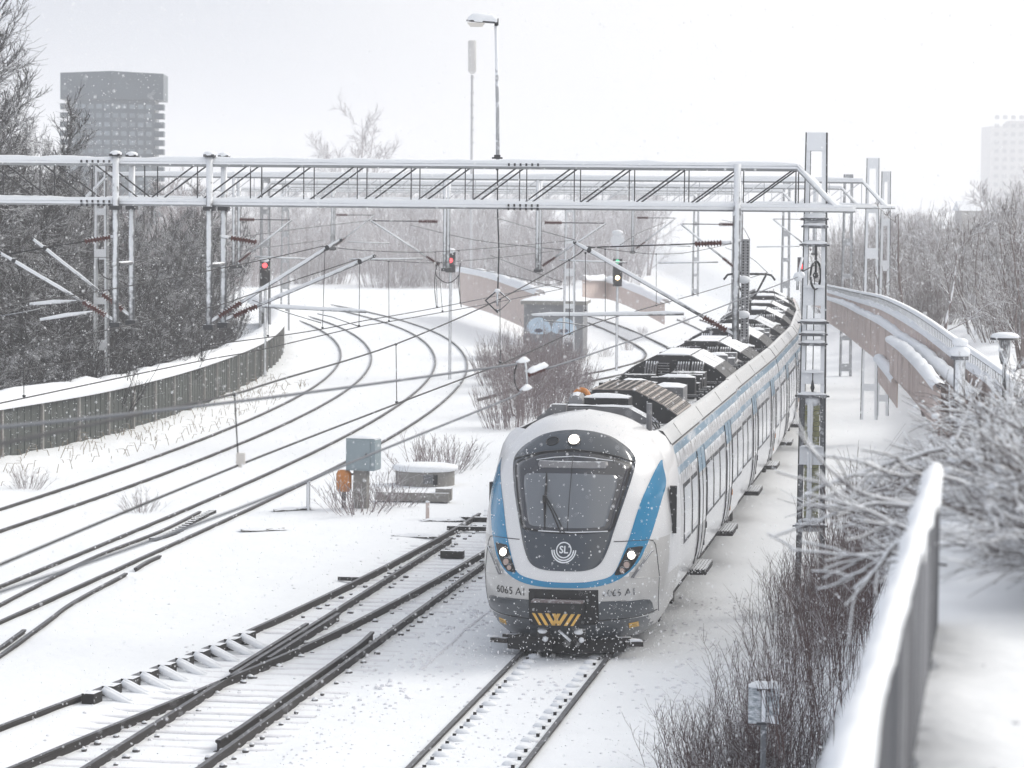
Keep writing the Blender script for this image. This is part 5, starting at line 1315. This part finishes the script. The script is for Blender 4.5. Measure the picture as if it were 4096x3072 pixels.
def roof_fill(c, ys, ye, seed):
    """odd boxes, pipes and plates between the big units"""
    r = random.Random(seed); y = ys
    while y < ye:
        n = r.choice((1, 2, 2, 3))
        for k in range(n):
            w = r.uniform(.35, 1.9 / n); x = lerp(-.95, .95, (k + .5) / n) + r.uniform(-.08, .08)
            h = r.uniform(.14, .48); rbox((x, y + .3, 3.47 + h / 2), (w, r.uniform(.35, .8), h), c, r.choice(('roof_dark', 'roof_mid', 'roof_dark', 'roof_dark')), r.random() < .22, r.uniform(-.04, .04), seed + k)
        if r.random() < .6:
            m = MB(); x = r.uniform(-1, 1); m.poly([(x, y - .2, 3.55), (x + r.uniform(-.2, .2), y + .5, 3.6), (x + r.uniform(-.3, .3), y + 1, 3.54)], .03, 6); m.build('pipe', M['roof_mid'], c, True)
        if r.random() < .5:
            m = MB(); m.bar((-1.2, y + .75, 3.56), (1.2, y + .75, 3.56), .05, .05); m.build('cross_beam', M['roof_snowy'], c)
        y += r.uniform(.55, .85)
    for s in (-1, 1):
        m = MB()
        for k in range(int((ye - ys) / .9)): m.box((s * 1.2, ys + .9 * k, 3.64), (.03, .05, .09)); m.ball((s * 1.2, ys + .9 * k + .4, 3.6), .03, 6)
        m.build('roof_bolt', M['roof_dark'], c)
c1 = coach(3.2, 19.2, [(4.1, 5.35), (5.75, 6.85), (9.15, 10.45), (10.8, 12.1), (12.45, 13.75), (16.0, 17.2), (17.55, 18.8)], [(7.15, 8.75), (14.1, 15.65)], 1, True)
c1.location = (.04, 0, 0)
# cab roof gear
m = MB(); m.prism([(-1.05, 3.72), (-.80, 3.93), (.62, 3.93), (.98, 3.74), (.98, 3.66), (-1.05, 3.66)], 3.9, 4.5); m.build('roof_beam', M['roof_mid'], c1)
m = MB(); m.grid([[(lerp(-.82, .64, i / 8), 3.92 + .56 * j / 3, 3.934 + .03 * hash2(i, j)) for i in range(9)] for j in range(4)]); m.build('snow_cap', M['snow'], c1, True)
rbox((-.62, 3.8, 3.86), (.26, .3, .26), c1, 'roof_mid', False); rbox((.10, 5.0, 3.93), (.85, .7, .24), c1, 'roof_dark', True, 0, 4)
m = MB(); m.poly([(-.42, 4.5, 3.98), (-.42, 4.75, 4.0), (-.42, 4.95, 4.0)], [.13, .16, .13], 14); m.build('roof_horn', M['roof_mid'], c1)
m = MB(); m.poly([(-.42 + .13 * math.cos(a), 5.4, 4.02 + .13 * math.sin(a)) for a in [math.pi * i / 10 for i in range(11)]], .05, 8); m.build('orange_hose', M['orange'], c1, True)
m = MB(); m.poly([(1.02, 3.55, 3.55), (1.02, 3.55, 4.05)], .05, 8); m.build('roof_antenna', M['roof_mid'], c1)
for k in range(4):
    m = MB(); m.poly([(.65 + .1 * k, 4.4, 3.78), (.95 + .07 * k, 4.0 - .1 * k, 3.7), (1.12, 3.6 + .3 * k, 3.56)], .018, 5); m.build('roof_cable', M['roof_mid'], c1)
roof_unit(6.9, 9.9, 4.07, c1, True)
rbox((.72, 10.7, 3.72), (.62, 1.0, .42), c1, 'roof_mid', True, 0, 8); rbox((-.35, 10.9, 3.60), (1.2, .9, .22), c1, 'roof_snowy', True, 0, 3)
roof_fill(c1, 11.6, 18.4, 5)
m = MB(); m.prism([(-1.45, .8), (-1.56, 1.6), (-1.45, 3.25), (-1.15, 3.5), (1.15, 3.5), (1.45, 3.25), (1.56, 1.6), (1.45, .8)], 19.15, 19.42)
gme = m.data('gangway', M['gasket']); link('gangway', gme, train).location = (.03, 0, 0)
# further coaches
def place(o, ya, yb):
    a, b = Vector((t1(ya) - .07 * (ya < 60), ya, 0)), Vector((t1(yb), yb, 0)); th_ = math.atan2(b.x - a.x, b.y - a.y)
    o.matrix_basis = R0.inverted() @ (Matrix.Translation(a) @ Matrix.Rotation(-th_, 4, 'Z'))
    return Matrix.Translation(a) @ Matrix.Rotation(-th_, 4, 'Z')
def next_y(y, L):
    yy = y
    while math.hypot(t1(yy) - t1(y), yy - y) < L: yy += .02
    return yy
yy = 51 + 19.38 * math.cos(HD)
W2 = [(.5, 1.7), (2.1, 3.3), (6.0, 7.25), (7.6, 8.85), (9.2, 10.45), (13.6, 14.8)]; D2 = [(3.9, 5.4), (11.3, 12.8)]
c2 = coach(.09, 15.5, W2, D2, 12)
roof_unit(.3, 3.7, 4.1, c2, False, True); roof_fill(c2, 4.0, 8.4, 21); roof_unit(8.8, 12.2, 4.05, c2, False, True); roof_fill(c2, 12.6, 15.0, 31)
y2 = next_y(yy, 15.6); place(c2, yy, y2)
prev = y2; last = None
for k in range(4):
    if k < 3:
        r_ = c2.copy(); COL.objects.link(r_); r_.parent = train
        for ch in list(c2.children): d = ch.copy(); COL.objects.link(d); d.parent = r_
        ny = next_y(prev, 15.6); W_ = place(r_, prev, ny)
    gp = link('gangway', gme, train); a = Vector((t1(prev), prev, 0)); gp.matrix_basis = R0.inverted() @ (Matrix.Translation(a) @ Matrix.Rotation(-math.atan2(t1(prev + 1) - t1(prev - 1), 2), 4, 'Z') @ Matrix.Translation((0, -19.3, 0)))
    if k < 3: prev = ny
# pantograph on the third coach
pg = bpy.data.objects.new('pantograph', None); COL.objects.link(pg); pg.parent = train
Yp = 98.0; pg.matrix_basis = R0.inverted() @ Matrix.Translation((t1(Yp), Yp, 0)) @ Matrix.Rotation(-.1, 4, 'Z')
def sub(name, pts, r, mt='roof_dark', k=6): m = MB(); m.poly(pts, r, k); return m.build(name, M[mt], pg, True)
sub('pantograph_head', [(-.82, 0, 5.18), (-.70, 0, 5.34), (-.5, 0, 5.38), (.5, 0, 5.38), (.70, 0, 5.34), (.82, 0, 5.18)], .035); sub('pantograph_head', [(-.6, .3, 5.36), (.6, .3, 5.36)], .03)
sub('upper_arm', [(-.52, .1, 5.33), (-.12, .5, 4.55)], .035); sub('upper_arm', [(.52, .1, 5.33), (.12, .5, 4.55)], .035); sub('lower_arm', [(0, .5, 4.55), (0, 1.6, 3.85)], .06); sub('base_frame', [(-.5, 1.2, 3.78), (.5, 1.2, 3.78), (.5, 2.2, 3.78), (-.5, 2.2, 3.78), (-.5, 1.2, 3.78)], .05)
for x in (-.45, .45): sub('insulator', [(x, 1.3, 3.55), (x, 1.3, 3.6), (x, 1.3, 3.66), (x, 1.3, 3.72), (x, 1.3, 3.78)], [.05, .1, .05, .1, .05], 'porcelain', 8)

# ------------------------------------------------------------------ trackside things
p = G(1445, 2020); cb = thing('signal_cabinet', 'blue-grey relay box on a concrete post with an orange telephone at its side', 'cabinet', (p.x, p.y, gh(p.x, p.y)), -.25); cb.scale = (.86, .86, .9)
m = MB(); m.box((-.0, 0, .55), (.40, .30, 1.3)); m.build('post', M['concrete'], cb)
m = MB(); m.prism([(-.38, 1.06), (.46, 1.06), (.50, 1.10), (.50, 1.92), (.46, 1.95), (-.38, 1.95)], -.3, .3); m.build('box', M['box_blue'], cb)
m = MB(); m.box((-.0, -.315, 1.5), (.70, .03, .78)); m.build('door', M['box_blue'], cb); m = MB(); m.box((.24, -.34, 1.5), (.03, .03, .12)); m.build('handle', M['steel_dark'], cb)
m = MB(); m.grid([[(lerp(-.4, .5, i / 5), lerp(-.31, .31, j / 4), 1.955 + .07 * (1 if 0 < i < 5 and 0 < j < 4 else 0)) for i in range(6)] for j in range(5)]); m.build('snow_cap', M['snow'], cb, True)
m = MB(); m.poly([(-.5, -.1, .45), (-.5, -.1, .52), (-.5, -.1, .95), (-.5, -.1, 1.05)], [.16, .23, .23, .16], 12); m.build('telephone_hood', M['orange'], cb, True)
m = MB(); m.box((-.5, -.1, .2), (.1, .1, .55)); m.bar((-.5, -.1, .9), (-.15, -.05, .95), .05, .05); m.build('bracket', M['steel_dark'], cb)
p = G(1700, 1930); rg_ = thing('concrete_ring', 'round concrete shaft ring with a flat lid of snow', 'concrete ring', (p.x, p.y, gh(p.x, p.y)))
rows = [[(.80 * math.cos(2 * math.pi * i / 28), .80 * math.sin(2 * math.pi * i / 28), z) for i in range(28)] for z in (-.1, .42)]; m = MB(); m.grid(rows, 0, True); m.build('wall', M['concrete'], rg_, True)
m = MB(); m.grid([[(r * math.cos(2 * math.pi * i / 28), r * math.sin(2 * math.pi * i / 28), z) for i in range(28)] for r, z in ((.82, .40), (.90, .45), (.88, .53), (.7, .57), (.02, .58))], 0, True); m.build('snow_cap', M['snow'], rg_, True)
m = MB(); m.box((.30, -.76, .2), (.12, .1, .26)); m.build('opening', M['black'], rg_); m = MB(); m.box((.10, -.80, .22), (.26, .06, .24)); m.build('hatch', M['steel'], rg_)
for (px, py, h, lab) in ((1233, 2030, .72, 'grey marker stake left of the relay box'), (1710, 2062, .42, 'short reddish marker stake right of the relay box')):
    p = G(px, py); t = thing('marker_stake', lab, 'stake', (p.x, p.y, gh(p.x, p.y))); m = MB(); m.poly([(0, 0, -.1), (0, 0, h)], .045, 8); m.build('stake', M['steel_snowy'] if px < 1500 else M['plank_brown'], t); m = MB(); m.ball((0, 0, h), .055, 8, sz=.6); m.build('snow_cap', M['snow'], t, True)
p = G(1650, 1995); m = MB(); m.box((p.x, p.y, .06), (1.9, .35, .22), -.1); m.box((p.x + .8, p.y + .1, .12), (.4, .35, .3), -.1); tag(m.build('cable_trough', M['concrete']), 'half-buried concrete trough behind the shrub by the relay box', 'cable trough')
for i, (px, py) in enumerate(((1660, 2130), (1775, 2068), (1050, 2110), (1170, 2032))):
    p = G(px, py); t = thing('trough_lid', ('snowed-in slab nearest the points, left of the train', 'snowed-in slab beside the short reddish stake', 'faint row of buried stones left in the open snow', 'faint buried stones below the grey stake')[i], 'stone', (p.x, p.y, gh(p.x, p.y)), .2 * i)
    for k in range(4): m = MB(); m.box((-.4 + .28 * k, .06 * (k % 2), .02), (.22, .12, .07), .2 * k); m.build('slab', M['concrete'], t)
    m = MB(); m.grid([[(lerp(-.55, .6, a / 6), lerp(-.12, .2, b / 3), .05 + .06 * hash2(a, b + i) * (1 if 0 < a < 6 and 0 < b < 3 else -.6)) for a in range(7)] for b in range(4)]); m.build('snow_cap', M['snow'], t, True)
# sign seen from behind, lower right
Ys = 38.0; q = P(3055, 2820, Ys); sgn = thing('track_sign', 'frosted back of a square sign on a pole, lower right', 'sign', (q.x, Ys, gh(q.x, Ys)), -.1)
z0 = q.z - sgn.location.z
m = MB(); m.box((0, 0, z0), (.385, .02, .47)); m.build('sign_plate', M['sign_back'], sgn); m = MB(); m.poly([(0, -.03, -.2), (0, -.03, z0 + .22)], .036, 10); m.build('pole', M['steel'], sgn)
m = MB(); m.box((0, -.045, z0 + .20), (.17, .05, .035)); m.box((0, -.045, z0 - .225), (.17, .05, .035)); m.build('clamp', M['steel_dark'], sgn); m = MB(); m.poly([(0, -.065, z0 - .2), (0, -.065, z0 + .2)], .025, 6); m.build('snow_plaster', M['snow'], sgn)
snowtube((-.195, -.0, z0 + .235), (.195, 0, z0 + .235), .10, .06, 8, 1).build('snow_cap', M['snow'], sgn, True); snowtube((-.08, -.06, z0 + .225), (.08, -.06, z0 + .225), .07, .035, 5, 2).build('snow_cap', M['snow'], sgn, True)
m = MB(); m.grid([[(s_ * lerp(.02, .17, i / 4), -.013 - .02 * (j == 0), z0 - .225 + (.07 + .03 * hash2(i, 5)) * j) for i in range(5)] for j in range(2) for s_ in (1,)]); m.build('snow_drift', M['snow'], sgn, True)
# two small things among the right-hand bushes
q = P(3838, 1480, 44); t = thing('bollard_lamp', 'stout grey post with a double cap of snow beside the plank fence', 'post', (q.x, 44, q.z - .8)); m = MB(); m.poly([(0, 0, -.6), (0, 0, .95)], .085, 10); m.build('post', M['steel_snowy'], t); m = MB(); m.poly([(0, 0, .95), (0, 0, 1.0)], .13, 12); m.build('cap', M['steel'], t); m = MB(); m.ball((0, 0, 1.06), .155, 12, sz=.6); m.ball((0, 0, 1.20), .12, 12, sz=.55); m.build('snow_cap', M['snow'], t, True)
q = P(4020, 1345, 44); t = thing('path_lamp', 'small mushroom-shaped path lamp with snow on its hat at the right edge', 'lamp', (q.x, 44, q.z - 1.6)); m = MB(); m.poly([(0, 0, -.5), (0, 0, 1.2)], .03, 8); m.build('pole', M['steel_dark'], t); m = MB(); m.poly([(0, 0, 1.2), (0, 0, 1.3), (0, 0, 1.55)], [.05, .08, .09], 10); m.build('lantern', M['glass'], t); m = MB(); m.poly([(0, 0, 1.55), (0, 0, 1.58)], [.22, .2], 16); m.build('hat', M['steel_dark'], t); m = MB(); m.ball((0, 0, 1.60), .21, 12, sz=.3); m.build('snow_cap', M['snow'], t, True)

# ------------------------------------------------------------------ thin red-brown stems on the bank
ST = [shrub_mesh(90 + i, 34, 3.2, .85, .0058, 'twig_red', 6, .10).data('stems', M['twig_red'], True) for i in range(4)]
rs_ = random.Random(4); gs = 'thin red-brown saplings on the bank between the train and the railing'
for i in range(38):
    Y = rs_.uniform(30, 58); px = rs_.uniform(2700, 3560); Y = max(Y, 39.5) if px < 3260 else Y; q = P(px, 2500, Y); d = q.x - t1(Y)
    lo = 3.5 + max(0, (Y - 48) * .05)
    if d < lo: q.x = t1(Y) + lo + rs_.uniform(0, .8)
    k = sstep((q.x - t1(Y) - 3.0) / 2.0)
    shrub(ST[i % 4], q.x, Y, 'clump of thin red-brown saplings on the bank below the railing', gs, (1.0, 1.0, lerp(.38, .72, k) * rs_.uniform(.85, 1.15)), rs_.uniform(0, 6.28), name='sapling_clump')

# ------------------------------------------------------------------ foreground railing and snowy bushes
rl = thing('board_railing', 'blurred snow-topped board railing in the right foreground', 'railing')
fp = lambda y, o=0: Vector((-.3 + .163 * y + o, y, 0))
bd = MB(); bd.box((0, 0, -.45), (.028, .098, .9)); bmes = [bd.data('board', M[k]) for k in ('rail_boards', 'rail_boards_b', 'rail_boards_c')]
y = 2.2; i = 0
while y < 12.95:
    o = link('board', bmes[int(hash2(i, 6) * 2.99)], rl); p = fp(y, .0); o.location = (p.x, p.y, 6.47 + .015 * hash2(i, 1)); o.rotation_euler = (0, 0, -.162 + .03 * (hash2(i, 4) - .5)); y += .128; i += 1
m = MB(); m.bar(fp(2.1, -.015) + Vector((0, 0, 6.445)), fp(13.0, -.015) + Vector((0, 0, 6.445)), .05, .035); m.build('top_rail', M['rail_boards'], rl)
m = MB(); m.bar(fp(2.1, -.04) + Vector((0, 0, 6.0)), fp(13.0, -.04) + Vector((0, 0, 6.0)), .05, .09); m.build('lower_rail', M['rail_boards'], rl)
rows = []; n_ = 170
for i in range(n_ + 1):
    y = lerp(2.1, 13.08, i / n_); e = .25 if i in (0, n_) else 1; v = .55 + .55 * vnoise(y * 2.3, 2) + .35 * vnoise(y * 7, 5); g1 = vnoise(y * 2.6, 4); g2 = vnoise(y * 4, 9)
    rows.append([fp(y) + Vector((a * (.75 + .3 * vnoise(y * 3, 7) + .25 * vnoise(y * 9, 3)), 0, 6.455 + b * v * e)) for a, b in ((.017, -.30 * max(0, g1 - .45)), (.021, .0), (.019, .028), (.006, .046), (-.012, .052), (-.033, .042), (-.058, .012), (-.053, -.03), (-.035, -.10 * g2))])
m = MB(); m.grid(rows); m.add(rows[-1], [tuple(range(9))]); m.build('snow_cap', M['snow'], rl, True)
def snow_shrub(seed, n, h, spread, lean, twigs, tw):
    r = random.Random(seed); a, b = MB(), MB()
    for i in range(n):
        an = r.uniform(0, 6.283); q = r.random() ** .5
        p = Vector((math.cos(an) * spread * .3 * q, math.sin(an) * spread * .3 * q, -.1)); d = Vector((math.cos(an) * lean * q, math.sin(an) * lean * q, 1))
        bp, br = grow(r, p, d, h * r.uniform(.8, 1.25), tw, tw * .5, 7, -.07, .16); a.poly(bp, br, 4, False); S = [(bp, br)]
        for k in range(twigs):
            u, ud = at(bp, r.uniform(.2, .98)); ep, er = grow(r, u, side(r, ud, r.uniform(.4, .9)), h * r.uniform(.15, .4), tw * .6, tw * .35, 3, .0, .25); a.poly(ep, er, 3, False); S.append((ep, er))
        for pts, rr in S:
            o = [p_ + Vector((0, 0, r_ * .9 + .003)) for p_, r_ in zip(pts, rr)]; keep = r.random() < .5
            if keep: b.poly(o, [r_ * .8 + r.uniform(.001, .0055) for r_ in rr], 4, False)
    tops = sorted([q for i in range(0, len(a.v), 4) for q in (a.v[i],)], key=lambda q: q[2] + .45 * r.random())[-int(len(a.v) / 4 * .35):]
    for k in range(150):
        q = r.choice(tops); b.ball((q[0], q[1], q[2] + .012), r.uniform(.014, .04), 6, sz=.75)
    return a, b
SN = []
for i in range(3):
    a, b = snow_shrub(200 + i, 64, 1.5, 1.0, 1.0, 26, .0065)
    SN.append((a.data('stems', M['twig_dark'], True), b.data('snow_load', M['snow'], True)))
def sshrub(k, x, y, z, label, sc, rz, group=None):
    t = thing('snowy_shrub', label, 'shrub', (x, y, z), rz, group); t.scale = sc if isinstance(sc, tuple) else (sc,) * 3
    link('stems', SN[k][0], t); link('snow_load', SN[k][1], t); return t
sshrub(0, 3.1, 14.7, 5.78, 'big blurred snow-laden shrub right of the railing end, lying over the path edge', (.75, .85, .58), .3)
gsn = 'snow-laden shrubs beyond the end of the railing'; lsn = 'snow-laden shrub in the mass beyond the railing end'
for i, (x, y, z, s) in enumerate([(3.7, 15.2, 5.8, .75), (3.25, 15.9, 5.75, .66), (4.1, 16.4, 5.8, .8), (3.6, 17.4, 5.7, .75), (4.4, 18.2, 5.7, .85), (3.8, 19.4, 5.65, .75), (4.6, 20.4, 5.6, .85), (5.3, 21.8, 5.6, .9), (4.5, 22.8, 5.5, .8), (5.4, 24.4, 5.4, .9), (4.9, 26.5, 5.3, .85), (4.0, 21.4, 5.4, .62), (4.8, 16.4, 5.9, .8), (3.45, 14.3, 5.75, .62), (4.1, 14.9, 5.8, .7), (3.6, 21.5, 5.3, .55), (5.4, 19.2, 5.7, .9), (4.6, 14.9, 5.85, .75), (3.5, 20.6, 5.3, .5), (2.78, 13.4, 5.85, .55), (3.3, 13.6, 5.85, .7), (3.4, 23.5, 5.0, .6)]):
    sshrub(i % 3, x, y, z, lsn, (s, s, s * .78), i * 1.7, gsn)
for i, (x, y, z, s, l_) in enumerate([(2.42, 16.4, 5.45, .27, 'small snowy shrub touching the far end of the railing'), (2.62, 18.1, 5.3, .30, 'brown tangle of branches close behind the end of the railing'), (2.95, 19.8, 5.2, .34, 'thin snowy shrub between the railing end and the plank fences'), (3.35, 22.5, 5.0, .42, 'snowy shrub left of the post with the double snow cap')]):
    sshrub(i % 3, x, y, z, l_, (s, s, s * .8), 1.1 + i)
ar = random.Random(31); t = thing('snowy_branch', 'long snowy twigs arching left from the railing end across the mast', 'branch', (1.98, 14.4, 6.15)); A, B = MB(), MB()
for i in range(8):
    p = Vector((ar.uniform(-.05, .2), ar.uniform(-.4, .9), ar.uniform(-.30, .28))); pts, rr = grow(ar, p, Vector((-1, ar.uniform(-.3, .3), ar.uniform(-.05, .5))), ar.uniform(.4, .85), .007, .003, 9, -.04, .22)
    A.poly(pts, rr, 4, False); B.poly([q + Vector((0, 0, r_ + .002)) for q, r_ in zip(pts, rr)], [r_ * .8 + .003 for r_ in rr], 4, False)
    for k in range(5): u, ud = at(pts, ar.uniform(.25, .95)); e_, f_ = grow(ar, u, side(ar, ud, .6), ar.uniform(.12, .35), .005, .003, 3, 0, .2); A.poly(e_, f_, 3, False); B.poly([q + Vector((0, 0, .006)) for q in e_], .005, 3, False)
A.build('stems', M['twig_dark'], t, True); B.build('snow_load', M['snow'], t, True)
cl_ = MB(); rc = random.Random(8)
for i in range(1500):
    y = rc.uniform(38, 60); o_ = rc.choice((rc.gauss(-2.3, .55), rc.gauss(2.3, .6), rc.gauss(0, .5) if y < 50 else -2.2)); x = t1(y) + o_; s = rc.uniform(.012, .05) * (1 if y > 46 else .6)
    cl_.ball((x, y, gh(x, y)), s, 6, sz=.7)
for i in range(500):
    y = rc.uniform(34, 74); x = t2(y) + rc.gauss(-.4, 1.4); cl_.ball((x, y, gh(x, y)), rc.uniform(.01, .04), 6, sz=.7)
for i in range(40):
    y = 8.5 + rc.random() * 3.6; x = fp(y).x + .18 + rc.random() * 1.3; cl_.ball((x, y, gh(x, y)), rc.uniform(.008, .028), 6, sz=.6)
tag(cl_.build('snow_crumbs', M['snow_packed']), 'loose crumbs of snow thrown up beside the tracks', 'snow', kind='stuff')
# ------------------------------------------------------------------ falling snow and haze
fl = MB(); rf = random.Random(99)
OC = [(1, 0, 0), (-1, 0, 0), (0, 1, 0), (0, -1, 0), (0, 0, 1), (0, 0, -1)]; OF = [(0, 2, 4), (2, 1, 4), (1, 3, 4), (3, 0, 4), (2, 0, 5), (1, 2, 5), (3, 1, 5), (0, 3, 5)]
def flake(x, y, z, s): fl.add([(x + a * s * rf.uniform(.6, 1.1), y + b * s * rf.uniform(.6, 1.1), z + c * s * rf.uniform(.7, 1.5)) for a, b, c in OC], OF)
cnt = 0
while cnt < 34000:
    y = 7 + 78 * rf.random() ** .55; x = rf.uniform(-.2, .2) * y; z = 7.6 - .06 * y + rf.uniform(-.15, .15) * y
    if z < gh(x, y): continue
    flake(x, y, z, rf.uniform(.0035, .0095) * (1 if y > 18 else .5)); cnt += 1
for i in range(2600):                                                # powder whirled up by the train's nose
    y = rf.uniform(49, 57); x = t1(y) + rf.gauss(0.6, 1.5); z = abs(rf.gauss(0, .8)) + .02
    flake(x, y, z, rf.uniform(.005, .012))
tag(fl.build('falling_snow', M['flake']), 'white snowflakes drifting through the air', 'snow', kind='stuff')
hz_ = MB(); hz_.box((0, 1160, 29), (5100, 2980, 61)); hm = bpy.data.materials.new('haze'); hm.use_nodes = True
hm.node_tree.nodes.remove(hm.node_tree.nodes['Principled BSDF'])
pv = hm.node_tree.nodes.new('ShaderNodeVolumePrincipled'); pv.inputs['Color'].default_value = (.98, .98, 1, 1); pv.inputs['Density'].default_value = .0010
hm.node_tree.links.new(pv.outputs[0], hm.node_tree.nodes['Material Output'].inputs['Volume'])
tag(hz_.build('haze', hm), 'pale snow haze filling the air', 'haze', kind='stuff')
